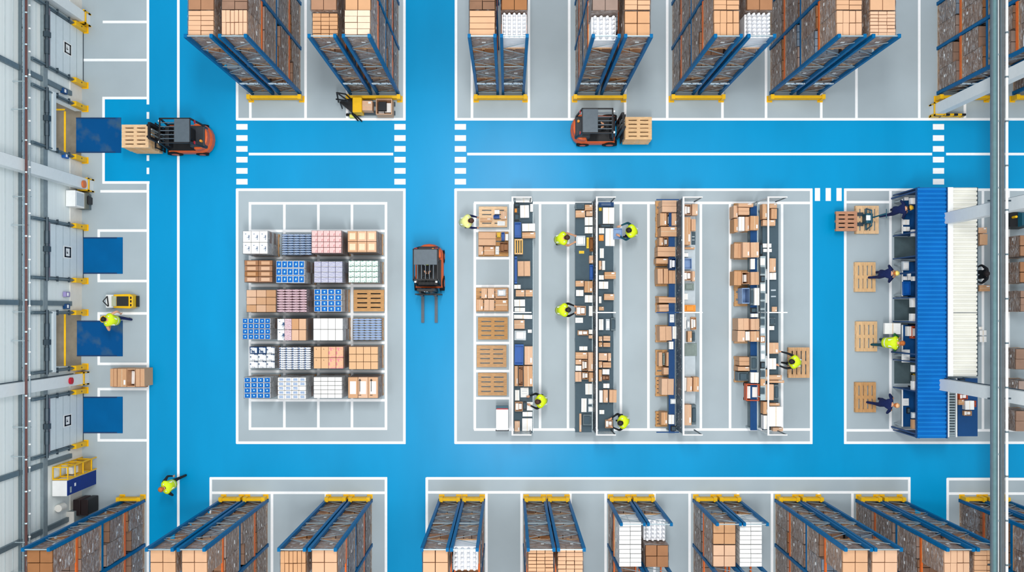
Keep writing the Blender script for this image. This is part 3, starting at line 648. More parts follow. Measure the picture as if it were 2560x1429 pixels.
def bench(x0, y0, x1, y1, lab, topm=BENCH, z=BZ, legs=True, name='packing_bench'):
    a = P(x0, y0, z); b = P(x1, y1, z); W_, D_ = b[0]-a[0], a[1]-b[1]
    t = thing(name, lab, 'bench', (a[0], b[1], 0)); MB().box(0, 0, z-.04, W_, D_, z).build('worktop', topm, t)
    MB().box(W_-.012, .02, z-.10, W_+.012, D_-.02, z-.035).build('front_rail', GALV, t)
    n = max(2, int(D_/1.6)+1)
    for k2 in range(n):
        y = .05+(D_-.1)*k2/(n-1)
        for x in (.03, W_-.07): MB().box(x, y-.025, 0, x+.04, y+.025, z-.04).build('leg', GALV, t)
    MB().box(.04, .05, .28, W_-.05, D_-.05, .31).build('lower_shelf', GREYB, t)
    return t
def partition(xr, lab, y0=491, y1=1088, arm=48, perf=PERF, larm=0, zt=2.3):
    X = P(xr, 0, zt)[0]; Y0 = P(0, y1, zt)[1]; Y1 = P(0, y0, zt)[1]; Ym = P(0, 782, zt)[1]
    t = thing('bench_frame', lab, 'frame', (X, 0, 0))
    MB().box(-.03, Y0, zt-.05, .03, Y1, zt).build('top_rail', WHITE, t)
    if perf: MB().box(-.02, Y0, .86, .0, Y1, zt-.3).build('perforated_back', perf, t)
    MB().box(-.03, Y0, .78, .01, Y1, .86).build('lower_rail', GALV, t)
    A = arm/PPM*.93
    for y in (Y0, Ym, Y1-.04):
        MB().box(-.03, y, 0, .02, y+.05, zt-.05).build('post', mat('pale_steel', (196, 208, 214), .4), t)
        MB().box(.03, y, zt-.05, A, y+.04, zt).build('cross_arm', WHITE, t)
        MB().box(A-.04, y, BZ+.002, A, y+.04, zt-.05).build('arm_post', DSTEEL, t)
        if larm: MB().box(-larm/PPM*.93, y, zt-.8, -.03, y+.04, zt-.75).build('side_arm', NAVY, t)
    for y in (Y0+.02, Y1-.03): MB().box(.03, y, 1.3, A-.04, y+.006, zt-.06).build('sheer_screen', SHEER, t)
    return t
# row A
bench(1285, 503, 1332, 1082, 'long dark packing bench in the first packing row, right of the pallets')
partition(1281, 'white overhead frame over the first packing row')
items([(1289, 493, 1330, 506, 'w', .1), (1285, 507, 1299, 518, 'k'), (1286, 520, 1293, 531, 'or'), (1300, 512, 1323, 544, 'w', .25), (1325, 509, 1333, 529, 'w'), (1285, 533, 1299, 551, 'k'), (1286, 555, 1303, 594, 'b'), (1305, 558, 1338, 578, 'w', .3), (1305, 580, 1339, 595, 'c'),
  (1294, 652, 1326, 690, 's', .35), (1286, 640, 1293, 709, 'b'), (1285, 711, 1302, 722, 'w'), (1289, 724, 1312, 741, 'c'), (1313, 724, 1332, 741, 'c'), (1285, 748, 1313, 766, 'w'), (1286, 768, 1313, 779, 'w'), (1284, 786, 1331, 797, 'w', .08), (1285, 799, 1312, 822, 'c'), (1285, 825, 1316, 851, 'g3'),
  (1319, 823, 1330, 832, 'w', .1), (1286, 860, 1309, 912, 'b', .22), (1311, 865, 1332, 912, 'c'), (1286, 914, 1295, 965, 'c', .35), (1296, 914, 1308, 965, 'br', .3), (1309, 914, 1332, 966, 'c', .4), (1287, 974, 1299, 1001, 'w', .1), (1301, 968, 1322, 993, 'p'), (1287, 1004, 1307, 1028, 'o'),
  (1308, 1003, 1316, 1025, 'k'), (1317, 1004, 1332, 1026, 'w', .1), (1306, 1029, 1331, 1041, 'w'), (1305, 1045, 1331, 1077, 'w', .15), (1286, 1052, 1300, 1078, 'c', .25)], BZ, 'the first packing bench', 'items on the first packing bench')
a = P(1286, 597, 1.2); b = P(1307, 635, 1.2)
t = thing('wooden_crate', 'yellowish wooden crate with three slots on the first packing bench', 'crate', ((a[0]+b[0])/2, (a[1]+b[1])/2, BZ)); W_, D_ = (b[0]-a[0])/2, (a[1]-b[1])/2
m = MB(); m.box(-W_, -D_, 0, W_, -D_+.05, .35); m.box(-W_, D_-.05, 0, W_, D_, .35); m.box(-W_, -D_+.05, 0, -W_+.03, D_-.05, .35); m.box(W_-.03, -D_+.05, 0, W_, D_-.05, .35); m.build('crate_sides', WOOD, t)
m = MB()
for q in (-1, -.45, .1, .65): m.box(q*W_+.01, -D_+.02, .34, (q+.36)*W_, D_-.02, .36)
m.build('crate_slats', mat('yellow_pine', (232, 184, 104), .7, stretch=(5, 1, 3), vary=.15), t)
# row B
bench(1438, 507, 1480, 1080, 'dark packing bench left of the second frame, in front of two workers')
bench(1496, 505, 1534, 1080, 'dark packing bench right of the second frame, in front of two workers')
partition(1492, 'white overhead frame with dotted board over the second packing row')
items([(1438, 508, 1461, 523, 'g', .25), (1462, 511, 1482, 526, 'c'), (1439, 525, 1463, 543, 'c'), (1465, 527, 1482, 540, 'c'), (1462, 542, 1482, 563, 'w', .25), (1462, 566, 1482, 583, 'w', .25), (1466, 592, 1473, 621, 'y', .12), (1474, 592, 1483, 628, 'br'), (1447, 626, 1461, 634, 'y', .02),
  (1473, 638, 1483, 658, 'c'), (1474, 661, 1483, 699, 'b'), (1439, 701, 1460, 716, 'c'), (1461, 702, 1482, 731, 'c'), (1440, 724, 1459, 740, 'w'), (1462, 737, 1482, 756, 'w'), (1440, 764, 1465, 788, 'o'), (1472, 764, 1482, 790, 'w'), (1438, 793, 1458, 807, 'p'), (1444, 825, 1471, 838, 'o', .15),
  (1472, 823, 1482, 835, 'w'), (1472, 837, 1482, 846, 'c'), (1448, 865, 1469, 876, 'w', .08), (1439, 880, 1469, 897, 'c', .35), (1439, 898, 1454, 911, 'c'), (1470, 880, 1483, 928, 'c', .35), (1455, 899, 1469, 926, 'o', .4), (1439, 913, 1454, 927, 'w', .25), (1438, 929, 1454, 954, 's', .3), (1455, 929, 1471, 948, 'o', .3),
  (1472, 930, 1483, 954, 'c', .3), (1463, 958, 1481, 986, 'w', .1), (1453, 995, 1467, 1030, 'w', .06), (1470, 995, 1483, 1011, 'g3', .05), (1470, 1015, 1483, 1030, 'g3', .05), (1448, 1033, 1454, 1079, 'c', .1), (1457, 1035, 1480, 1064, 'g', .25)], BZ, 'the left bench of packing row two', 'items on the left bench of packing row two')
items([(1507, 518, 1536, 559, 'w', .3), (1497, 505, 1535, 517, 'bl'), (1497, 518, 1505, 527, 'y', .1), (1513, 570, 1537, 615, 'w', .04), (1497, 569, 1511, 584, 'w', .05), (1497, 586, 1510, 602, 'or'), (1497, 560, 1535, 568, 'k'), (1499, 620, 1510, 645, 'w', .1), (1497, 651, 1504, 674, 'c'), (1505, 651, 1513, 675, 'w'),
  (1511, 679, 1540, 697, 'c'), (1497, 687, 1510, 699, 'w'), (1497, 703, 1521, 722, 'w'), (1510, 734, 1536, 750, 'c'), (1497, 740, 1504, 758, 'w'), (1497, 766, 1510, 776, 'c', .1), (1497, 797, 1509, 825, 'w', .25), (1514, 796, 1525, 826, 'g3'), (1527, 793, 1540, 827, 'g'), (1497, 840, 1506, 853, 'c'), (1508, 839, 1526, 852, 's'),
  (1497, 855, 1506, 867, 'c'), (1508, 856, 1526, 867, 's'), (1497, 882, 1519, 901, 'c'), (1520, 882, 1528, 903, 'c', .35), (1497, 903, 1506, 919, 'c'), (1507, 905, 1528, 919, 's', .35), (1506, 922, 1524, 936, 'w', .25), (1497, 923, 1505, 953, 'c'), (1506, 938, 1524, 950, 'br', .25), (1508, 958, 1524, 970, 'w'), (1498, 975, 1507, 1006, 'w', .3),
  (1508, 974, 1520, 1006, 'c', .3), (1523, 974, 1542, 1006, 's', .3), (1498, 1024, 1511, 1035, 'w', .1), (1513, 1049, 1532, 1070, 'o', .2)], BZ, 'the right bench of packing row two', 'items on the right bench of packing row two')
# row C
bench(1672, 518, 1687, 1082, 'narrow navy bench left of the third frame', NAVY)
bench(1708, 508, 1738, 1065, 'narrow bench right of the third frame, topped with cartons', GREYL)
partition(1709, 'white overhead frame over the third packing row', larm=60, perf=pattern('clutter_board', (214, 224, 226), (60, 78, 92), 'VOR', 7, .20, dist=0))
items([(1711, 510, 1728, 537, 'o', .3), (1730, 509, 1745, 538, 'c', .35), (1709, 542, 1727, 612, 'c', .5), (1728, 547, 1740, 577, 's', .3), (1711, 617, 1737, 623, 'c', .15), (1728, 579, 1739, 612, 'f'), (1709, 632, 1721, 642, 'w', .2), (1710, 645, 1730, 673, 'lb', .25), (1710, 677, 1729, 701, 'o'), (1730, 677, 1738, 703, 'c'), (1710, 707, 1737, 725, 'gg', .2),
  (1710, 733, 1720, 749, 'w', .1), (1711, 761, 1741, 779, 'or', .3), (1711, 791, 1716, 822, 'w', .15), (1717, 800, 1725, 821, 'g3', .2), (1727, 792, 1741, 824, 'o', .15), (1719, 827, 1730, 855, 'c', .35), (1731, 827, 1739, 855, 'g', .3), (1711, 857, 1743, 890, 'gg', .04), (1711, 943, 1717, 977, 'w', .4), (1717, 943, 1731, 979, 'c', .5), (1733, 942, 1748, 979, 'c', .5),
  (1711, 1011, 1729, 1063, 'c', .5), (1730, 1011, 1742, 1063, 'g', .45)], BZ, 'the right bench of packing row three', 'items on the right bench of packing row three')
items([(1674, 785, 1686, 806, 'p'), (1673, 853, 1684, 873, 'w'), (1672, 1036, 1686, 1060, 'w'), (1676, 996, 1690, 1010, 'g3', .12), (1677, 1064, 1692, 1078, 'k')], BZ, 'the navy bench of packing row three', 'items on the navy bench of packing row three')
items([(1673, 644, 1690, 673, 'bb')], BZ, 'the navy bench of packing row three', None)
# cartons on floor pallets left of row C
cC = [(1655, 500, 1692, 530, 's', .95), (1650, 532, 1667, 564, 'c', .8), (1668, 533, 1678, 564, 'o', .7), (1679, 532, 1692, 564, 'c', .8), (1652, 566, 1692, 591, 'c', .85), (1648, 593, 1658, 614, 'c', .7), (1659, 593, 1671, 614, 'o', .65), (1644, 616, 1689, 641, 's', .8), (1640, 645, 1670, 659, 'c', .6),
   (1644, 671, 1658, 709, 's', .8), (1659, 671, 1671, 709, 's', .75), (1672, 675, 1689, 709, 's', .8), (1647, 742, 1690, 757, 's', .8), (1648, 760, 1687, 778, 's', .7), (1649, 815, 1680, 851, 's', .85), (1681, 815, 1692, 847, 'w', .8), (1647, 880, 1656, 915, 's', .55), (1657, 882, 1663, 913, 'gg', .4), (1666, 880, 1685, 915, 's', .6), (1659, 918, 1679, 936, 'c', .55), (1654, 946, 1685, 987, 's', .8), (1653, 1030, 1669, 1062, 'c', .7)]
items(cC, .146, 'the pallets left of packing row three', 'cartons on the pallets left of packing row three')
for k2, (y0, y1) in enumerate(((502, 592), (600, 665), (668, 715), (740, 780), (812, 855), (874, 938), (942, 990), (1028, 1066))):
    pallet_px('old', 1639, y0, 1690-16, y1, 0, 'pallet under cartons, %s down beside the third packing row' % ordn(k2), vert=False, group='pallets left of packing row three')
# row D
bench(1876, 515, 1893, 1075, 'narrow navy bench left of the fourth frame', NAVY)
bench(1906, 520, 1946, 1075, 'grey packing bench right of the fourth frame', BENCH)
partition(1921, 'white open overhead frame over the fourth packing row', perf=None)
items([(1906, 509, 1918, 547, 'c', .4), (1924, 508, 1943, 520, 'c', .4), (1928, 521, 1943, 547, 's', .4), (1907, 549, 1939, 564, 'c', .3), (1900, 606, 1906, 640, 'k'), (1907, 608, 1929, 619, 'w', .1), (1908, 621, 1930, 630, 'w', .1), (1924, 645, 1940, 680, 'c', .35), (1924, 681, 1941, 699, 'w'), (1907, 671, 1919, 700, 'g3'), (1924, 702, 1944, 764, 'f'),
  (1911, 733, 1919, 757, 'w', .1), (1930, 766, 1943, 779, 'c', .1), (1923, 793, 1940, 812, 'g', .2), (1923, 814, 1936, 825, 'w', .2), (1923, 856, 1947, 884, 'c', .4), (1923, 895, 1941, 923, 'w', .25), (1907, 888, 1920, 920, 'g3', .2), (1907, 923, 1920, 952, 'c', .3), (1923, 937, 1955, 949, 'c', .3), (1923, 950, 1961, 957, 'c', .3),
  (1910, 960, 1935, 1000, 's', .4), (1936, 960, 1948, 1000, 'g', .3), (1908, 1004, 1921, 1035, 'c', .4), (1924, 1007, 1950, 1014, 'c', .3), (1923, 1016, 1957, 1066, 'w', .5), (1909, 1038, 1921, 1073, 'w', .4), (1932, 1068, 1958, 1078, 'c', .3)], BZ, 'the right bench of packing row four', 'items on the right bench of packing row four')
items([(1877, 646, 1888, 673, 'w'), (1877, 719, 1885, 763, 'g'), (1886, 719, 1899, 763, 'w', .3), (1877, 768, 1893, 782, 'k'), (1878, 783, 1896, 793, 'w'), (1877, 889, 1894, 926, 'g', .25), (1877, 930, 1897, 957, 'w')], BZ, 'the navy bench of packing row four', 'items on the navy bench of packing row four')
cD = [(1846, 508, 1884, 517, 'c', .95), (1846, 518, 1874, 537, 's', .9), (1834, 513, 1845, 544, 'c', .7), (1847, 541, 1862, 577, 'w', .9), (1863, 541, 1873, 577, 'c', .9), (1835, 546, 1845, 580, 'c', .7), (1857, 605, 1875, 643, 'c', .95), (1835, 608, 1856, 645, 's', .6), (1835, 677, 1854, 713, 's', .7), (1855, 679, 1873, 710, 'o', .8),
      (1855, 719, 1875, 759, 'lb', .7), (1845, 795, 1873, 825, 's', .9), (1844, 826, 1863, 854, 'c', .9), (1864, 828, 1876, 851, 'w', .92), (1848, 892, 1875, 914, 's', .7), (1845, 916, 1875, 927, 'c', .7), (1846, 929, 1874, 953, 'g', .6)]
items(cD, .146, 'the pallets left of packing row four', 'cartons on the pallets left of packing row four')
items([(1876, 539, 1897, 575, 'c', .35), (1877, 605, 1898, 643, 'c', .35), (1877, 679, 1898, 712, 's', .3), (1877, 796, 1899, 825, 's', .35), (1877, 827, 1899, 854, 'c', .4)], BZ, 'the navy bench edge of packing row four', None)
items([(1866, 959, 1899, 1002, 'x', .4, .62)], .6, 'a trolley at the fourth packing row', None)
t = thing('parts_trolley', 'small dark trolley carrying a red-orange crate', 'trolley', (*P(1883, 981, .6), 0)); MB().box(-.27, -.34, .56, .27, .34, .62).build('trolley_top', BLACK, t); MB().box(-.25, -.32, .2, .25, .32, .24).build('trolley_shelf', BLACK, t)
for x in (-.22, .22):
    for y in (-.29, .29): MB().tube((x, y, .12), (x, y, .56), .02, 6).build('leg', STEEL, t); MB().tube((x-.02, y, .06), (x+.02, y, .06), .06, 10).build('caster', RUB, t)
for k2, (y0, y1) in enumerate(((508, 580), (605, 648), (675, 765), (795, 858), (890, 955))):
    pallet_px('old', 1836, y0, 1873, y1, 0, 'pallet under cartons, %s down beside the fourth packing row' % ordn(k2), group='pallets left of packing row four')
# small parts bins along the frames of rows C and D
def small_bins(x0, x1, ya, yb, n, z, place, grp):
    rr = random.Random(x0); a_ = 0
    for k2 in range(n):
        y = ya+(yb-ya)*k2/n; hgt = (yb-ya)/n*.8
        m_ = IT[rr.choice(('w', 'k', 'g3', 'c', 'g', 'w', 'o'))][0]; A = P(x0, y, z+.1); B = P(x1, y+hgt, z+.1)
        o = link('small_parts_box', m_, None, ((A[0]+B[0])/2, (A[1]+B[1])/2, z), 0, 0, (B[0]-A[0], A[1]-B[1], rr.uniform(.06, .12)))
        tag(o, 'small parts box, %s down the frame shelf of %s' % (ordn(k2), place), 'box', grp)
def shelf(x0, x1, z, lab, y0=500, y1=1080):
    A = P(x0, y0, z); B = P(x1, y1, z); t = thing('parts_shelf', lab, 'shelf', (A[0], B[1], z-.02)); MB().box(0, 0, 0, B[0]-A[0], A[1]-B[1], .02).build('shelf_board', GALV, t)
    for y in (.1, (A[1]-B[1])/2, A[1]-B[1]-.1): MB().box(.01, y, -(z-.9), .04, y+.04, 0).build('shelf_support', GALV, t)
shelf(1698, 1706, 1.35, 'narrow shelf of small parts along the third packing frame'); small_bins(1698.5, 1705.5, 505, 1070, 30, 1.35, 'packing row three', 'small boxes on the third frame shelf')
shelf(1901, 1914, 1.35, 'narrow shelf of small parts along the fourth packing frame', 640, 1000); small_bins(1902, 1913, 645, 990, 16, 1.35, 'packing row four', 'small boxes on the fourth frame shelf')
# floor pallets of column one
for args in ((1197, 516, 1268, 567, 'new', 'new wooden pallet beside the worker in the blue-shouldered vest'), (1196, 579, 1271, 640, 'old', 'pallet carrying a big tan carton and tools'), (1190, 719, 1271, 778, 'old', 'pallet covered in brown cartons with one white tub'),
             (1195, 793, 1269, 848, 'old', 'upper of three empty wooden pallets left of the first bench'), (1192, 863, 1266, 917, 'old', 'middle of three empty wooden pallets left of the first bench'), (1195, 932, 1267, 988, 'old', 'lowest of three empty wooden pallets left of the first bench')):
    pallet_px(args[4], *args[:4], 0, args[5], group='pallets left of the first packing bench')
items([(1233, 537, 1249, 546, 'b', .2), (1236, 524, 1249, 535, 'w', .25), (1252, 528, 1267, 548, 'c', .2), (1243, 552, 1263, 564, 'p', .05), (1200, 545, 1230, 554, 'c', .1)], .146, 'the new pallet beside the first bench', 'items on the new pallet')
items([(1196, 580, 1240, 613, 's', .5), (1196, 615, 1208, 637, 'c', .3), (1210, 615, 1236, 637, 'c', .25), (1242, 580, 1252, 593, 'y', .2), (1253, 580, 1262, 601, 'b', .2), (1263, 584, 1271, 601, 'w', .2), (1249, 605, 1271, 630, 'br', .25), (1238, 615, 1248, 636, 'p', .1)], .146, 'the pallet with tools', 'items on the pallet with tools')
items([(1203, 720, 1218, 746, 'c', .5), (1219, 720, 1236, 746, 'c', .5), (1191, 748, 1208, 776, 'c', .45), (1210, 748, 1236, 776, 's', .5), (1238, 748, 1269, 776, 'c', .4), (1238, 720, 1269, 746, 'c', .25), (1243, 723, 1265, 740, 'g3', .15, .4)], .146, 'the pallet of brown cartons', 'cartons on the pallet with a white tub')
# trolley white
a = P(1240, 1023, .95); b = P(1271, 1074, .95)
t = thing('white_topped_trolley', 'white-topped trolley with blue label strip, below the empty pallets', 'trolley', (a[0], b[1], 0)); W_, D_ = b[0]-a[0], a[1]-b[1]
MB().box(0, 0, .9, W_, D_, .95).build('trolley_top', WHITE, t, bevel=.01); MB().box(0, D_, .75, W_, D_+.14, .92).build('control_strip', TEAL, t); MB().box(.02, D_, .92, W_-.02, D_+.04, .93).build('red_strip', mat('red_strip', (190, 50, 60), .5), t)
MB().box(.03, .03, .25, W_-.03, D_-.03, .3).build('lower_shelf', GREYL, t)
for x in (.03, W_-.03):
    for y in (.04, D_-.04): MB().tube((x, y, .1), (x, y, .9), .02, 8).build('leg', BLACK, t); MB().tube((x-.02, y, .06), (x+.02, y, .06), .06, 10).build('caster', RUB, t)
q = MB(); q.tube((-.02, -.05, .8), (W_+.02, -.05, .8), .015, 6); q.tube((0, 0, .8), (0, -.05, .8), .015, 6); q.tube((W_, 0, .8), (W_, -.05, .8), .015, 6); q.build('push_handle', BLACK, t)
# ------------------------------------------------------------------ covered station on the right (blue and white roofs)
def Rf(x0, y0, x1, y1, z, m, nm, lab, pitch=.165):
    A = P(x0, y0, z); B = P(x1, y1, z); t = thing(nm, lab, 'roof', (A[0], B[1], 0)); W_, D_ = B[0]-A[0], A[1]-B[1]
    r = MB(); n = int(D_/pitch); st = D_/n
    for k2 in range(n):
        y = k2*st; pr = [(y, z-.05), (y+st*.15, z-.05), (y+st*.32, z), (y+st*.83, z), (y+st, z-.05)]
        for (ya, za), (yb, zb) in zip(pr, pr[1:]):
            b0 = len(r.v); r.v += [(0, ya, za), (W_, ya, za), (W_, yb, zb), (0, yb, zb)]; r.f.append([b0, b0+1, b0+2, b0+3]); r.m.append(0)
    r.box(0, 0, z-.09, W_, D_, z-.055); r.build('corrugated_sheet', m, t)
    return t, W_, D_
tb, Wb, Db = Rf(2294, 468, 2367, 1095, 2.4, ROOFB, 'blue_corrugated_roof', 'long blue corrugated roof over the packing stations')
MB().box(Wb-.02, 0, 2.35, Wb+.02, Db, 2.43).build('edge_flashing', NAVY, tb); MB().box(-.03, 0, 2.28, 0, Db, 2.38).build('gutter', NAVY, tb)
for y in (.1, Db*.33, Db*.66, Db-.15):
    MB().box(.02, y, 0, .08, y+.06, 2.3).build('roof_post', NAVY, tb)
tw, Ww, Dw = Rf(2369, 468, 2443, 940, 2.4, ROOFW, 'white_corrugated_roof', 'white corrugated roof beside the long blue roof')
MB().box(0, 0, 2.40, .2, Dw, 2.425).build('ridge_capping', WHITE, tw); MB().box(Ww, 0, 2.25, Ww+.03, Dw, 2.4).build('gutter', DSTEEL, tw); MB().box(0, Dw*.335, 2.4, Ww, Dw*.335+.02, 2.415).build('sheet_overlap', DSTEEL, tw)
for y in (.1, Dw*.5, Dw-.15): MB().box(Ww-.1, y, 0, Ww-.04, y+.06, 2.3).build('roof_post', GALV, tw)
FX = P(2233, 0)[0]
for k2, py in enumerate((488, 590, 647, 745, 803, 898, 967, 1074)):
    Y = wy(py); t = thing('station_divider', 'navy divider panel, %s down the front of the blue-roofed stations' % ordn(k2), 'panel', (FX, Y, 0), group='navy dividers under the blue roof')
    MB().box(-.02, -.02, 0, .02, .02, 2.28).build('edge_post', NAVY, t); MB().box(.02, -.012, .1, .9, .012, 1.6 if k2 % 2 else 2.2).build('panel_sheet', NAVY, t)
for k2, (y0, y1) in enumerate(((497, 584), (655, 740), (812, 892), (970, 1066))):
    A = P(2255, y0, .78); B = P(2276, y1, .78); t = thing('packing_desk', 'navy packing desk with white edge, %s down under the blue roof' % ordn(k2), 'desk', (A[0], B[1], 0), group='desks under the blue roof'); W_, D_ = B[0]-A[0], A[1]-B[1]
    MB().box(0, 0, .74, .04, D_, .785).build('white_edge', WHITE, t); MB().box(.04, 0, .74, W_+.25, D_, .78).build('desk_top', NAVY, t); MB().box(W_+.2, 0, .78, W_+.23, D_, 1.35).build('back_board', GALV, t)
    MB().box(W_-.06, 0, 1.32, W_+.2, D_, 1.35).build('upper_shelf', NAVY, t)
    for y in (.03, D_-.07):
        for x in (.0, W_+.18): MB().box(x, y, 0, x+.04, y+.04, .74).build('leg', GALV, t)
    MB().box(W_+.25, -.05, 0, W_+.27, D_+.05, 2.2).build('rear_panel', mat('dark_rear', (30, 40, 54), .6), t)
for k2, (y0, y1) in enumerate(((592, 644), (748, 800), (902, 958))):
    A = P(2236, y0, .02); B = P(2290, y1, .02); o = MB().box(A[0], B[1], 0, B[0], A[1], .02).build('floor_mat', mat('dark_floor_mat', (72, 90, 96), .6)); tag(o, 'dark floor mat, %s down between stations under the blue roof' % ordn(k2), 'mat', 'mats between the stations')
items([(2256, 548, 2274, 562, 'w', .1), (2258, 566, 2275, 578, 'w', .1), (2262, 492, 2272, 501, 'w', .1), (2257, 652, 2274, 676, 'g3', .15), (2258, 690, 2268, 700, 'w', .1), (2270, 683, 2278, 700, 'w', .12), (2258, 703, 2277, 738, 'b', .12), (2212, 807, 2252, 835, 'w', .15), (2268, 815, 2279, 840, 'w', .2), (2280, 814, 2292, 846, 'x', .25),
       (2256, 873, 2276, 906, 'p', .1), (2258, 995, 2273, 1014, 'p', .06), (2268, 1018, 2276, 1034, 'k', .1)], .79, 'the desks under the blue roof', 'items on the desks under the blue roof')
items([(2276, 494, 2291, 510, 'w', .15), (2280, 573, 2292, 590, 'w', .15), (2282, 690, 2291, 702, 'w'), (2278, 743, 2292, 768, 'w'), (2277, 783, 2291, 804, 'w'), (2281, 912, 2292, 930, 'w'), (2281, 952, 2292, 977, 'w'), (2280, 1048, 2292, 1072, 'c', .15), (2280, 1030, 2292, 1046, 'g3')], 1.36, 'the upper shelves under the blue roof', 'items on the upper shelves under the blue roof')
bench(2395, 945, 2444, 1090, 'blue table in the open end beside the blue roof', NAVY, z=1.0, name='blue_table')
items([(2399, 984, 2420, 998, 'x', .2), (2396, 998, 2411, 1012, 'c', .15), (2413, 1001, 2436, 1024, 'w', .25), (2437, 1001, 2441, 1017, 'x', .2), (2410, 1026, 2430, 1039, 'o', .15), (2398, 946, 2414, 958, 'k', .1)], 1.0, 'the blue table by the roof end', 'items on the blue table')
A = P(2370, 945, 1.1); B = P(2393, 1092, 1.1); t = thing('roller_conveyor', 'white roller conveyor between the blue roof and the blue table', 'conveyor', (A[0], B[1], 0)); W_, D_ = B[0]-A[0], A[1]-B[1]
MB().box(0, 0, 1.0, .05, D_, 1.1).build('side_rail', WHITE, t); MB().box(W_-.05, 0, 1.0, W_, D_, 1.1).build('side_rail', WHITE, t)
for k2 in range(22): MB().tube((.05, (k2+.5)*D_/22, 1.06), (W_-.05, (k2+.5)*D_/22, 1.06), .035, 8).build('roller', GALV, t)
for y in (.1, D_-.15):
    for x in (.0, W_-.05): MB().box(x, y, 0, x+.05, y+.05, 1.0).build('leg', GALV, t)
items([(2446, 568, 2468, 583, 'c', .6), (2449, 584, 2470, 612, 's', .75), (2448, 712, 2478, 728, 'c', .3), (2448, 516, 2470, 530, 'w', .5), (2447, 816, 2459, 824, 'w', .4), (2449, 825, 2467, 838, 'w', .5), (2449, 840, 2467, 855, 'w', .5)], .0, 'the strip right of the white roof', 'boxes right of the white roof')
for k2, (y0, y1, z, kd) in enumerate(((588, 640, 1.5, 'br5'), (648, 712, 1.55, 'br5'), (720, 785, 1.5, 'br2'), (866, 930, 1.4, 'br4'), (955, 1000, 1.45, 'br3'), (1028, 1080, 1.4, 'br4'))):
    A = P(2543, (y0+y1)/2, 1.5); rack_load(kd, A[0]+.5, A[1], 0, 'on the floor at the right edge, %s downwards' % ordn(k2))
t = thing('black_machine', 'black machine with teal cover at the right edge above the brown loads', 'machine', (*P(2552, 548, 1.0), 0)); MB().box(-.35, -.3, 0, .5, .35, .8, taper=.04).build('machine_body', BLACK, t); MB().box(0, -.28, .8, .5, .3, 1.0, taper=.05).build('cover', TEAL, t); MB().tube((-.2, .1, .8), (-.2, .1, 1.05), .05, 8).build('knob', YEL, t)
# pallets by the right station
pallet_px('new', 2139, 514, 2197, 584, 0, 'light pallet under the hand pallet truck, top right bay', vert=True, group='pallets before the blue-roofed stations')
pallet_px('new', 2137, 655, 2189, 729, 0, 'light pallet before the worker in the yellow cap', vert=True, group='pallets before the blue-roofed stations')
pallet_px('new', 2140, 803, 2193, 878, 0, 'light pallet before the worker in green', vert=True, group='pallets before the blue-roofed stations')
pallet_px('old', 2138, 955, 2190, 1030, 0, 'light pallet under the boots of the worker in a peach cap', vert=True, group='pallets before the blue-roofed stations')
for k2 in range(5):
    pallet_px('red', 2090-k2*.0, 528, 2143, 577, .144*k2, 'brownish pallet, %s from the bottom of the stack on the blue lane' % ordn(k2), group='stack of brownish pallets beside the hand truck')
for k2 in range(4):
    pallet_px('old', 1971, 868, 2024, 944, .144*k2, 'wooden pallet, %s from the bottom of the stack at the fourth packing row' % ordn(k2), vert=True, group='stack of pallets behind the kneeling-height worker')
# hand pallet truck
X, Y = P(2160, 549); t = thing('hand_pallet_truck', 'teal hand pallet truck by the brownish pallet stack', 'pallet truck', (X, Y, 0))
MB().box(-.15, -.2, .16, .12, .2, .62).build('pump_body', TEAL, t, bevel=.04); m = MB(); m.box(-1.1, -.27, .16, -.1, -.13, .2); m.box(-1.1, .13, .16, -.1, .27, .2); m.build('fork', DSTEEL, t)
m = MB(); m.tube((0, 0, .5), (.42, .12, 1.15), .03, 8); m.tube((.42, -.05, 1.15), (.42, .3, 1.15), .02, 8); m.build('tiller', TEAL, t); MB().box(-.17, -.09, .62, .0, .11, .66).build('data_plate', WHITE, t)
m = MB(); m.tube((0, -.42, .2), (0, .42, .2), .04, 8); m.tube((.02, -.42, .2), (.02, -.3, .7), .03, 8); m.tube((.02, .42, .2), (.02, .3, .7), .03, 8); m.tube((.02, .3, .7), (.02, -.3, .7), .03, 8); m.build('load_guard', TEAL, t)
for y in (-.1, .1): MB().tube((-.02, y-.03, .25), (-.02, y+.03, .25), .09, 12).build('wheel', RUB, t)
# ------------------------------------------------------------------ left wall side objects
def crate_px(): pass
X, Y = P(242, 1191); D_ = 35/PPM
t = thing('blue_cabinet', 'tall blue-fronted electrical cabinet against the left wall', 'cabinet', (X-.42, Y, 0)); MB().box(-.15, -.29, 0, .40, .29, 2.4).build('cabinet_body', WHITE, t); MB().box(.40, -.28, .05, .42, .28, 2.38).build('blue_door', mat('deep_blue_panel', (10, 50, 130), .4), t); MB().box(.42, -.02, 1.75, .43, .1, 1.85).build('label_plate', WHITE, t); MB().box(.42, -.2, 2.1, .435, .02, 2.2).build('door_handle', GALV, t)
X, Y = P(241, 1157); t = thing('yellow_cage_rack', 'yellow open frame rack beside the blue cabinet', 'rack', (X-.42, Y, 0)); m = MB()
for x in (-.16, .4):
    for y in (-.24, .22): m.box(x, y, 0, x+.04, y+.04, 2.35)
for z in (.4, 1.1, 1.75, 2.31):
    for y in (-.24, .22): m.box(-.12, y, z, .4, y+.04, z+.04)
    for x in (-.16, .4): m.box(x, -.2, z, x+.04, .22, z+.04)
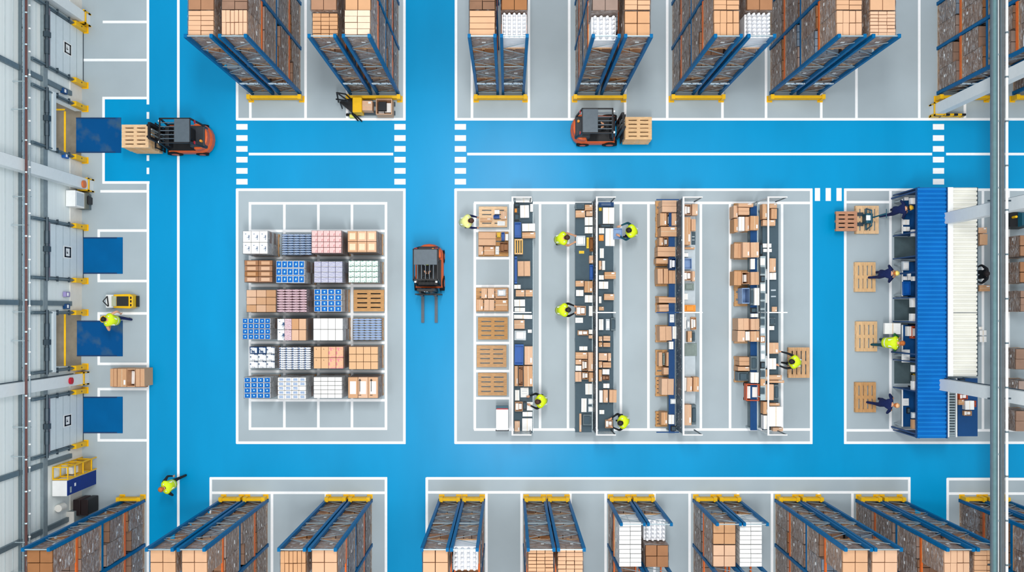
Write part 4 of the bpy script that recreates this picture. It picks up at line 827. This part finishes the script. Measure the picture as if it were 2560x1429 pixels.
m.build('cage_frame', YEL, t); MB().box(-.12, -.2, .44, .4, .22, .46).build('lower_shelf', mat('ochre_shelf', (170, 132, 50), .6), t); MB().box(-.12, -.2, 1.14, .4, .22, 1.16).build('upper_shelf', mat('ochre_shelf', (1, 1, 1)), t); MB().box(.0, -.15, 1.16, .25, .1, 1.6).build('stored_box', PLINTH, t)
X, Y = P(232, 1255)
for k2, dx in enumerate((-.02, .28)):
    t = thing('waste_bin', ('dark red-brown' if k2 == 0 else 'black')+' wheeled bin below the blue cabinet', 'bin', (X+dx-.15, Y, 0)); m = MB(); m.box(-.13, -.3, .05, .13, .3, .95); m.build('bin_body', mat('oxblood_plastic', (52, 24, 26), .45) if k2 == 0 else BLACK, t, bevel=.03); MB().box(-.14, -.31, .95, .14, .31, 1.0).build('bin_lid', mat('bin_lid', (40, 30, 32), .4), t, bevel=.015)
    for y in (-.2, .2): MB().tube((-.03, y, .06), (.03, y, .06), .06, 10).build('wheel', RUB, t)
X, Y = P(196, 1290); t = thing('grey_cabinet', 'grey vented metal cabinet against the wall near the lower left rack', 'cabinet', (X+.15, Y, 0)); MB().box(-.25, -.45, 0, .25, .45, 1.15).build('cabinet_body', mat('cabinet_grey', (140, 154, 158), .5), t); m = MB()
for z in (.7, .8, .9, 1.0): m.box(.25, -.38, z, .26, -.1, z+.03)
m.build('vent_slots', BLACK, t); MB().box(-.25, -.45, 1.15, .25, .45, 1.2).build('cabinet_top', PLINTH, t)
X, Y = P(218, 1243); m = MB(); m.tube((-.6, .02, 1.7), (-.6, .02, 2.1), .14, 16); m.sm = False
o = m.build('wall_vent_drum', PLINTH, None, (WX+.65+.08, Y, 0)); tag(o, 'small white drum fixed to the wall beside the blue cabinet', 'drum')
t = thing('control_cabinet', 'white and grey wall unit below the middle white column', 'cabinet', (WX+.03, wy(505), 0)); MB().box(0, -.32, .3, .42, .3, .55).build('grey_base', mat('dark_olive', (104, 108, 100), .5), t); MB().box(0, -.32, .55, .36, .3, 1.3).build('unit_body', WHITE, t); MB().box(.36, -.26, .6, .37, .24, 1.2).build('unit_screen', GREYL, t); MB().box(0, -.32, 0, .38, .3, .3).build('unit_plinth', GREYB, t)
X, Y = P(224, 503); t = thing('black_bin', 'small black waste bin on the floor by the left wall', 'bin', (X, Y, 0)); m = MB(); m.loft([[(x*.13, y*.14, .0) for x, y in ((-1, -1), (1, -1), (1, 1), (-1, 1))], [(x*.17, y*.18, .42) for x, y in ((-1, -1), (1, -1), (1, 1), (-1, 1))]]); m.build('bin_body', BLACK, t, bevel=.02); MB().box(-.13, -.14, .42, .13, .14, .45).build('bin_lid', RUB, t, bevel=.01)
for k2, (py, z, lab) in enumerate(((252, 1.55, 'blue wall switch box beside the open upper dock'), (405, 1.45, 'blue and white control box on the wall above the middle column'), (737, 1.35, 'violet and grey handle on the wall under the clean middle dock'), (766, 1.35, 'navy motor unit on the wall above the lower open dock'))):
    t = thing('wall_control_box', lab, 'control box', (WX+.03, wy(py), z)); MB().box(0, -.1, -.15, .12, .1, .2).build('housing', (NAVY, BINB, mat('violet_plastic', (150, 140, 190), .5), NAVY)[k2], t, bevel=.015); MB().box(.12, -.06, .0, .14, .06, .1).build('front_panel', WHITE, t)
X, Y = P(322, 945); items([(275, 921, 292, 966, 's', .85), (293, 921, 316, 967, 'c', .9), (317, 921, 338, 967, 'o', .8), (339, 921, 361, 966, 's', .85)], .146, 'the pallet left of the lane', 'cartons on the pallet beside the open lower dock')
pallet_px('red', 281, 920, 367, 967, 0, 'reddish pallet under cartons by the blue lane')
# yellow pallet jack (left)
X, Y = P(313, 753); t = thing('electric_pallet_truck', 'yellow electric pallet truck with dark deck, parked by the left wall', 'pallet truck', (X, Y, 0))
m = MB(); m.prism([(-.2, -.27), (.42, -.29), (.56, -.22), (.56, .22), (.42, .29), (-.2, .27)], .08, .62); m.build('yellow_body', YEL, t, bevel=.03); MB().box(-.06, -.19, .62, .4, .19, .65).build('dark_deck', mat('deck_black', (44, 46, 46), .6), t); MB().box(-.26, -.2, .4, -.08, .2, .66).build('battery_lid', mat('khaki_lid', (170, 176, 150), .5), t)
m = MB(); m.box(-.56, -.26, .05, -.26, .26, .5); m.build('fork_carriage', WHITE, t, bevel=.02); m = MB(); m.tube((-.45, -.2, .5), (-.45, .2, .62), .025, 8); m.tube((-.45, -.2, .55), (-.58, 0, .7), .02, 8); m.tube((-.45, .2, .6), (-.58, 0, .7), .02, 8); m.build('steering_bow', BLACK, t); MB().box(.56, -.22, .1, .62, .22, .3).build('bumper', BLACK, t)
m = MB()
for y in (-.15, 0, .14): m.box(.46, y-.05, .62, .52, y+.04, .63)
m.build('grab_slot', BLACK, t)
for x in (-.4, .35):
    for y in (-.24, .24): MB().tube((x, y-.03, .08), (x, y+.03, .08), .08, 10).build('wheel', RUB, t)
# order picker by top rack
X, Y = P(915, 272); t = thing('order_picker_truck', 'yellow order picker truck with black grab frame at the rack end', 'pallet truck', (X, Y, 0))
m = MB(); m.box(-.42, -.3, .08, -.05, .3, .75); m.build('yellow_body', YEL, t, bevel=.03); m = MB(); m.box(-.05, -.28, .1, 1.2, -.12, .16); m.box(-.05, .08, .1, 1.2, .24, .16); m.build('fork', DSTEEL, t)
m = MB(); m.prism([(-1.0, .18), (-.42, -.3), (-.42, .28), (-.7, .3)], .12, .45); m.build('operator_platform', BLACK, t)
m = MB()
for a2, b2 in (((-1.05, .2, .3), (-.95, .36, 1.2)), ((-.95, .36, 1.2), (-.6, .30, 1.2)), ((-.6, .3, 1.2), (-.45, .2, .6)), ((-1.05, .2, .8), (-.5, .05, 1.1)), ((-.95, .36, 1.2), (-.5, .05, 1.1)), ((-.9, -.05, .3), (-.85, 0, 1.0)), ((-.5, -.28, .4), (-.3, -.5, .1)), ((-.42, -.3, .5), (-.15, -.52, .1))): m.tube(a2, b2, .03, 8)
m.build('grab_frame', BLACK, t); MB().box(-.62, -.4, .05, -.4, -.28, .25).build('yellow_step', mat('step_yellow', (216, 216, 90), .5), t)
for x in (-.7, -.25): MB().tube((x, -.3, .09), (x, -.22, .09), .09, 12).build('wheel', RUB, t)
items([(903, 251, 931, 276, 'c', .45, .17)], .17, 'the forks of the order picker truck', None)
a = P(938, 247, .75); b = P(978, 286, .75); o = link('open_carton', IT['o'][0], None, ((a[0]+b[0])/2+.03, (a[1]+b[1])/2, .17), 0, 0, (b[0]-a[0], a[1]-b[1], .6)); tag(o, 'large open carton holding a black tray on the order picker truck', 'carton')
o = MB().box(-.17, -.19, 0, .17, .19, .08, taper=.02).build('black_tray', BLACK, None, (*P(956, 266, .8), .775)); tag(o, 'black square tray on the large carton of the order picker', 'tray')
# ------------------------------------------------------------------ forklifts (forks along +x, width along y)
def forklift(X, Y, rot, lab, lift=.05, fork_show=True):
    t = thing('forklift', lab, 'forklift', (X, Y, 0), rot, 'orange counterbalance forklifts')
    def outline(g=0):
        pts = [(.72-g, -.56+g), (.72-g, .56-g), (-.45, .56-g)]
        for k2 in range(9):
            a2 = math.pi/2+math.pi*k2/8; pts.append((-.62+(.42-g)*math.cos(a2), (.56-g)*math.sin(a2)))
        pts.append((-.45, -.56+g)); return pts
    def ring(g, z): return [(x, y, z) for x, y in outline(g)]
    m = MB(); m.loft([ring(.04, .12), ring(0, .2), ring(0, .5), ring(.05, .62)]); m.build('chassis', FORK, t, bevel=.02)
    cw_ = MB(); cwp = [(x, y) for x, y in outline(.05) if x < -.4]; cw_.prism(cwp, .6, 1.0); cw_.build('counterweight', FORK, t, bevel=.05)
    cv = MB(); cv.box(-.9, -.42, .62, -.3, .42, 1.04); cv.build('engine_cover', mat('cover_charcoal', (52, 56, 62), .5), t, bevel=.05)
    m = MB(); m.box(-.4, -.49, .6, .66, .49, .64); m.build('cab_floor', BLACK, t)
    st = MB(); st.box(-.56, -.22, 1.04, -.14, .22, 1.16); st.box(-.60, -.22, 1.16, -.50, .22, 1.6); st.build('seat', RUB, t, bevel=.04)
    d = MB(); d.box(.48, -.4, .64, .64, .4, 1.12); d.build('dashboard', BLACK, t, bevel=.03); s = MB(); s.tube((.46, -.08, 1.0), (.34, -.08, 1.22), .02, 8); s.build('steering_column', BLACK, t)
    wv = []
    for k2 in range(12):
        a2 = k2*math.pi/6; a3 = a2+math.pi/6; c_ = Vector((.33, -.08, 1.23)); u = Vector((.45, 0, .85)).normalized(); v = Vector((0, 1, 0))
        wv.append((c_+u*.13*math.cos(a2)+v*.13*math.sin(a2), c_+u*.13*math.cos(a3)+v*.13*math.sin(a3)))
    s = MB()
    for a2, b2 in wv: s.tube(a2, b2, .014, 6)
    s.build('steering_wheel', BLACK, t)
    g = MB(); zt = 2.12
    for y in (-.46, .46):
        g.bar((.64, y, .6), (.44, y, zt), .05, .06); g.bar((-.86, y*.9, .95), (-.70, y, zt), .05, .06); g.bar((-.7, y, zt), (.46, y, zt), .05, .05)
    g.bar((.44, -.46, zt), (.44, .46, zt), .05, .05); g.bar((-.7, -.46, zt), (-.7, .46, zt), .05, .05)
    g.build('guard_posts', BLACK, t)
    gb = MB()
    for y in (-.3, -.15, 0, .15, .3): gb.bar((-.12, y, zt), (.44, y, zt), .03, .035)
    gb.build('guard_bars', FGREY, t)
    MB().box(-.7, -.44, zt+.02, -.12, .44, zt+.05).build('roof_plate', FGREY, t, bevel=.01)
    ms = MB()
    for y in (-.27, .27): ms.box(.78, y-.05, .08, .88, y+.05, 2.15); ms.box(.88, y*.8-.035, .08, .95, y*.8+.035, 2.1)
    for z in (.4, 1.2, 2.08): ms.box(.8, -.27, z, .88, .27, z+.09)
    ms.build('mast', BLACK, t)
    hy = MB(); hy.tube((.84, -.1, .2), (.84, -.1, 1.9), .03, 8); hy.tube((.84, .1, .2), (.84, .1, 1.9), .03, 8); hy.bar((.9, -.05, .3), (.9, -.05, 2.0), .02, .04); hy.bar((.9, .05, .3), (.9, .05, 2.0), .02, .04); hy.build('hydraulics_and_chains', GALV, t)
    c2_ = MB(); c2_.box(.95, -.5, lift+.1, 1.0, .5, lift+.2); c2_.box(.95, -.5, lift+.45, 1.0, .5, lift+.52)
    for y in (-.48, -.25, 0, .2, .44): c2_.box(.96, y, lift+.2, .99, y+.04, lift+1.1)
    c2_.box(.95, -.5, lift+1.06, 1.0, .5, lift+1.12); c2_.build('carriage', BLACK, t)
    for y in (-.30, .24):
        f = MB(); f.box(1.0, y-.06, lift, 2.1, y+.06, lift+.045); f.box(1.0, y-.06, lift, 1.05, y+.06, lift+.6); f.build('fork', mat('fork_steel', (70, 78, 88), .4, .4), t)
    for x, r in ((.52, .3), (-.55, .25)):
        for y in (-.5, .5):
            wh = MB(); wh.tube((x, y-.09, r), (x, y+.09, r), r, 20); wh.tube((x, y-.1, r), (x, y+.1, r), r*.5, 12, 1); wh.build('wheel', [RUB, FORK], t)
    for y in (-.4, .4):
        hl_ = MB(); hl_.tube((.48, y, 1.98), (.54, y, 1.96), .045, 10); hl_.build('headlamp', WHITE, t); tl = MB(); tl.box(-.79, y-.06, 1.75, -.75, y+.06, 1.85); tl.build('tail_lamp', mat('tail_red', (170, 20, 30), .3), t)
    b = MB(); b.tube((-.78, .2, 1.04), (-.78, .2, 1.16), .05, 10); b.build('beacon', ORG, t)
    return t
def fl_at(px, py, rot, lab, **k): X, Y = P(px, py, .0); return forklift(X, Y, rot, lab, **k)
F1 = fl_at(478, 353, math.pi, 'forklift driving left with a tall stack of pallets near the docks', lift=.08)
F2 = fl_at(1489, 330, 0, 'forklift driving right with a pallet stack along the top lane', lift=.06)
F3 = fl_at(1076, 676, -math.pi/2, 'forklift with empty forks in the vertical blue lane')
def stack(cx, cy, n, z0, lab, grp, kind='six', rot=0, ns=None):
    for k2 in range(n): pallet(kind, cx+random.uniform(-.012, .012), cy+random.uniform(-.012, .012), z0+k2*.144, 'pallet, %s up in %s' % (ordn(k2), lab), rot, group=grp, L=1.04, D=.88)
x_, y_ = P(345, 339, 1.6); stack(F1.location.x-1.6, y_, 10, .14, 'the tall stack on the left forklift', 'pallets on the left forklift')
x_, y_ = P(1588, 320, 1.17); stack(F2.location.x+1.57, y_, 7, .12, 'the stack on the top-lane forklift', 'pallets on the top-lane forklift')
# ------------------------------------------------------------------ people
def ik(a, b, l1, l2, pole):
    a = Vector(a); b = Vector(b); d = b-a; L = min(d.length, (l1+l2)*.995); d.normalize()
    x = (l1*l1-l2*l2+L*L)/(2*L); h = math.sqrt(max(0, l1*l1-x*x)); pv = Vector(pole); pv = (pv-d*pv.dot(d)).normalized()
    return a+d*x+pv*h, a+d*L
def person(label, px, py, heading, lean=.25, hands=((.5, .18, 1.0), (.5, -.18, 1.0)), stride=.0, vest=VEST, top=BLKC, trousers=BLKC, hair=HAIRB, cap=None, seated=None, z0=0, turn=0, headtilt=.35, long_hair=False, ears=False, at_feet=False, scale=1.08):
    S = Vector((math.sin(lean), 0, math.cos(lean)))
    pel = Vector((0, 0, .93)) if seated is None else Vector((0, 0, seated))
    ch = pel+S*.36; nb = pel+S*.52; hd = nb+Vector((math.sin(lean+headtilt)*.16, 0, math.cos(lean+headtilt)*.16)); ht = hd+Vector((math.sin(lean+headtilt)*.09, 0, math.cos(lean+headtilt)*.09))
    mid = (hd.x*.6)
    if at_feet: X, Y = P(px, py)
    else:
        X, Y = P(px, py, hd.z+z0); X -= hd.x*math.cos(heading)*scale; Y -= hd.x*math.sin(heading)*scale
    t = thing('person', label, 'person', (X, Y, z0), heading); t.scale = (scale,)*3
    vk = 1.0 if seated is not None else 1.22
    me = bpy.data.meshes.new('body'); bm = bmesh.new(); sk = bm.verts.layers.skin.verify(); segs = []
    def V(p, r, r2=None, par=None, tag_=None):
        v = bm.verts.new(p); v[sk].radius = (r, r2 or r)
        if par is not None: bm.edges.new((par, v)); segs.append((par.co.copy(), v.co.copy(), tag_))
        return v
    root = V(pel, .13, .15); root[sk].use_root = True
    w1 = V(pel+S*.18, .115, .14, root, 'torso'); c1 = V(ch, .13, .17, w1, 'torso'); n0 = V(nb, .06, .07, c1, 'torso'); n1 = V(nb+(hd-nb)*.4, .052, .052, n0, 'skin'); h1 = V(hd, .088, .078, n1, 'skin'); h2 = V(ht, .07, .066, h1, 'skin')
    for s, hp in ((1, hands[0]), (-1, hands[1])):
        sh = ch+S*.08+Vector((0, s*.19, 0)); sv = V(sh, .062, .062, c1, 'sleeve'); el, wr = ik(sh, hp, .29, .26, (-.4, s*.9, -.6))
        e = V(el, .045, .045, sv, 'sleeve'); w_ = V(wr, .03, .03, e, 'sleeve'); dr = (wr-el).normalized()
        palm = V(wr+dr*.07, .034, .02, w_, 'skin'); side = Vector((0, 1, 0)) if abs(dr.y) < .8 else Vector((1, 0, 0)); side = (side-dr*side.dot(dr)).normalized(); dn = Vector((0, 0, -1)); dn = (dn-dr*dn.dot(dr)); dn = dn.normalized() if dn.length > .05 else Vector((1, 0, 0))
        for q, ln_ in ((-.027, .062), (-.009, .074), (.009, .07), (.027, .055)):
            k1 = V(wr+dr*.105+side*q, .0095, .0095, palm, 'skin'); k2_ = V(wr+dr*(.105+ln_*.6)+side*q*1.2+dn*.014, .009, .009, k1, 'skin'); V(wr+dr*(.105+ln_)+side*q*1.25+dn*.036, .008, .008, k2_, 'skin')
        t1 = V(wr+dr*.05-side*s*.042+dn*.008, .011, .011, palm, 'skin'); V(wr+dr*.095-side*s*.058+dn*.02, .009, .009, t1, 'skin')
        hip = pel+Vector((0, s*.09, -.04)); hv = V(hip, .092, .1, root, 'leg')
        if seated is None:
            fx = stride*s; foot = Vector((fx, s*.10, .09)); kn, an = ik(hip, foot, .43, .42, (1, 0, .1))
        else:
            kn = hip+Vector((.42, 0, .0)); an = hip+Vector((.52, 0, -.42))
        k_ = V(kn, .062, .062, hv, 'leg'); a_ = V(an, .042, .042, k_, 'leg'); f1 = V(an+Vector((.07, 0, -.045)), .044, .036, a_, 'shoe'); V(an+Vector((.17, 0, -.055)), .036, .028, f1, 'shoe')
    bm.to_mesh(me); bm.free(); ob = bpy.data.objects.new('tmp', me); C.objects.link(ob)
    ob.modifiers.new('s', 'SKIN').use_smooth_shade = True; u = ob.modifiers.new('u', 'SUBSURF'); u.levels = 1; u.render_levels = 1
    dg = bpy.context.evaluated_depsgraph_get(); bme = bpy.data.meshes.new_from_object(ob.evaluated_get(dg)); bpy.data.objects.remove(ob)
    bme.name = 'body'; bme.materials.clear()
    for m_ in (top, SKIN, trousers, RUB): bme.materials.append(m_)
    idx = dict(torso=0, sleeve=0, skin=1, leg=2, shoe=3)
    for p in bme.polygons:
        c_ = p.center; best = 9; bi = 0
        for a_, b_, tg in segs:
            d = b_-a_; tt = max(0, min(1, (c_-a_).dot(d)/max(d.length_squared, 1e-9))); q = (c_-(a_+d*tt)).length
            if q < best: best = q; bi = idx[tg]
        p.material_index = bi; p.use_smooth = True
    body = link('body', bme, t)
    # vest shell along the spine
    F = Vector((math.cos(lean), 0, -math.sin(lean))); Yv = Vector((0, 1, 0))
    def ringv(h_, a_, b_, off=0): 
        o_ = pel+S*h_+F*off; return [o_+F*a_*vk*math.cos(q*math.pi/8)+Yv*b_*math.sin(q*math.pi/8) for q in range(16)]
    if vest:
        v = MB(); v.sm = True
        v.loft([ringv(.0, .165, .185), ringv(.10, .165, .19), ringv(.14, .165, .19), ringv(.30, .175, .205), ringv(.40, .17, .225), ringv(.45, .14, .255), ringv(.50, .105, .22), ringv(.535, .075, .11)], mis=[0, 1, 0, 0, 0, 0, 0, 0]); v.build('hi_vis_vest', [vest, REFL], t)
        st_ = MB()
        for s in (-1, 1):
            pts = [pel+S*.30+F*.178*vk+Yv*s*.11, pel+S*.46+F*.12+Yv*s*.13, pel+S*.535+F*.0+Yv*s*.13, pel+S*.46-F*.12+Yv*s*.13, pel+S*.30-F*.178*vk+Yv*s*.11]
            for a_, b_ in zip(pts, pts[1:]): st_.bar(a_, b_, .04, .012)
        st_.build('reflective_strap', REFL, t)
    U = (ht-hd).normalized(); Fh = Vector((U.z, 0, -U.x))
    def hp_(u_, f_, y_): return hd+U*u_+Fh*f_+Yv*y_
    fc = MB(); fc.ball(hp_(.005, .088, 0), .016, 6, 4); [fc.ball(hp_(0, 0, s*.083), .022, 6, 4) for s in (-1, 1)]; fc.sm = True; fc.build('nose_and_ears', SKIN, t)
    for s in (-1, 1): MB().ball(hp_(.022, .08, s*.032), .012, 6, 4).build('eye', EYE, t)
    lp = MB(); lp.ball(hp_(-.035, .08, 0), .018, 8, 4, 0, (.5, 1.3, .4)); lp.build('mouth', mat('lips', (180, 100, 96), .5), t)
    hr = MB(); hr.sm = True; rings = []
    for q in range(6):
        e = (.25+.75*q/5)*math.pi/2 if q else .2; r = .102*math.cos(e-.0)+.004
        rings.append([hp_(.012+.098*math.sin(e), -.008+r*math.cos(w2)*1.08, r*.95*math.sin(w2)) for w2 in [k3*math.pi/6 for k3 in range(12)]])
    hr.loft(rings); hr.build('hair' if not cap else 'cap', cap or hair, t)
    bk = MB(); bk.sm = True; bk.ball(hp_(-.01, -.035, 0), .085, 10, 6, 0, (.9, .95, 1.05)); bk.build('back_hair', hair, t)
    if cap: bb = MB(); bb.loft([[hp_(.045, .05+.0*w2, y2) for w2, y2 in ((0, -.07), (0, .07))]+[hp_(.04, .16, .05), hp_(.04, .16, -.05)], [hp_(.055, .05, y2) for y2 in (-.07, .07)]+[hp_(.05, .16, .05), hp_(.05, .16, -.05)]]); bb.build('cap_brim', cap, t)
    if ears:
        er = MB()
        for s in (-1, 1): er.tube(hp_(0, 0, s*.08), hp_(0, 0, s*.125), .038, 12)
        ps = [hp_(.125*math.sin(w2), 0, .115*math.cos(w2)) for w2 in [k3*math.pi/8 for k3 in range(9)]]
        for a_, b_ in zip(ps, ps[1:]): er.tube(a_, b_, .012, 6)
        er.build('ear_defenders', YEL, t)
    return t
R = math.pi
person('worker in a pale yellow and navy vest leaning over the new pallet', 1178, 552, 0, .35, ((.55, .2, .75), (.55, -.2, .75)), .0, VESTP, NAVC, BLKC, HAIRB)
person('worker in a yellow vest handling a metal tray at the second packing row', 1417, 594, .1, .3, ((.55, .10, 1.0), (.5, -.18, 1.0)), .06, VEST, SKIN, BLKC, HAIRB)
person('worker in a yellow vest holding a crate on the right of the second row', 1571, 576, R-.1, .25, ((.45, .2, 1.05), (.45, -.2, 1.05)), .06, VEST, TEALC, NAVC, HAIRD)
person('worker in a yellow vest sorting small cartons, lower of two on the left', 1420, 774, .05, .3, ((.5, .14, .98), (.5, -.14, .98)), .05, VEST, BLKC, BLKC, HAIRD)
person('worker in a yellow vest at the lower end of the first packing bench', 1344, 1003, R, .2, ((.42, .2, 1.0), (.45, -.16, 1.0)), .05, VEST, BLKC, BLKC, HAIRB)
person('worker in a yellow vest lifting a small carton at the second frame end', 1550, 1056, R+.1, .25, ((.45, .2, 1.05), (.45, -.15, 1.05)), .05, VEST, BLKC, BLKC, HAIRD)
person('worker in a yellow vest reaching left from the pallet stack, fourth row', 1977, 903, R-.15, .45, ((.6, .22, 1.0), (.62, -.3, .95)), .1, VEST, BLKC, BLKC, HAIRD)
person('worker in navy with a yellow cap reaching into the top station', 2272, 520, .1, .35, ((.35, .15, 1.0), (.35, -.15, 1.0)), .22, None, NAVC, NAVC, HAIRD, cap=mat('cap_yellow', (240, 190, 60), .6))
person('worker in navy wearing a pale yellow hood at the second station', 2237, 683, 0, .35, ((.4, .15, 1.0), (.4, -.15, 1.0)), .15, None, NAVC, NAVC, HAIRG, cap=mat('pale_yellow_cap', (246, 222, 120), .6))
person('red-haired worker in a green and yellow vest at the third station', 2252, 857, 0, .55, ((.5, .2, .95), (.5, -.15, .95)), .18, VEST, GRNC, TEALC, HAIRG)
person('worker in navy with a peach-coloured cap at the lowest station', 2238, 1012, -.15, .35, ((.35, .25, .95), (.35, -.25, .95)), .22, None, NAVC, NAVC, HAIRG, cap=mat('peach_cap', (244, 190, 140), .6))
person('worker in black with a yellow patch right of the white roof', 2462, 684, R, .25, ((.35, .2, 1.0), (.35, -.2, 1.0)), .05, None, BLKC, BLKC, HAIRD)
person('man in ear defenders and yellow vest walking toward the docks', 262, 797, R-.35, .15, ((.1, .28, .95), (-.05, -.30, .9)), .22, VEST, SKIN, NAVC, HAIRD, ears=True)
person('person in a yellow vest walking left along the lower left lane', 406, 1221, R+.35, .15, ((.15, .26, .95), (-.1, -.28, .9)), .26, VEST, BLKC, BLKC, HAIRG)
def driver(F, lab):
    a_ = F.rotation_euler.z; o = Vector((-.30*math.cos(a_), -.30*math.sin(a_), 0)); wx = F.location.x+o.x; wy_ = F.location.y+o.y
    px_ = CX+wx*PPM; py_2 = CY-wy_*PPM
    return person(lab, px_, py_2, a_, .02, ((.42, .13, .30), (.42, -.13, .30)), 0, VEST, BLKC, BLKC, HAIRD, seated=.12, z0=1.10, at_feet=True, scale=.88)
driver(F1, 'driver seated in the left forklift near the docks'); driver(F2, 'driver seated in the top-lane forklift'); driver(F3, 'driver seated in the forklift with empty forks')
# things in hands
def held(px0, py0, px1, py1, z, h, key, lab, nm):
    a_ = P(px0, py0, z+h); b_ = P(px1, py1, z+h); o = link(nm, IT[key][0], None, ((a_[0]+b_[0])/2, (a_[1]+b_[1])/2, z), 0, 0, (b_[0]-a_[0], a_[1]-b_[1], h)); tag(o, lab, 'crate')
held(1440, 588, 1464, 614, BZ, .2, 'g3', 'grey metal tray before the worker left of row two', 'metal_tray')
held(1534, 570, 1556, 597, .93, .14, 'lb', 'grey-blue crate held by the worker right of row two', 'held_crate')
held(2222, 735, 2224, 737, 0, .01, 'k', 'tiny dark scrap on the floor before the stations', 'scrap') if False else None
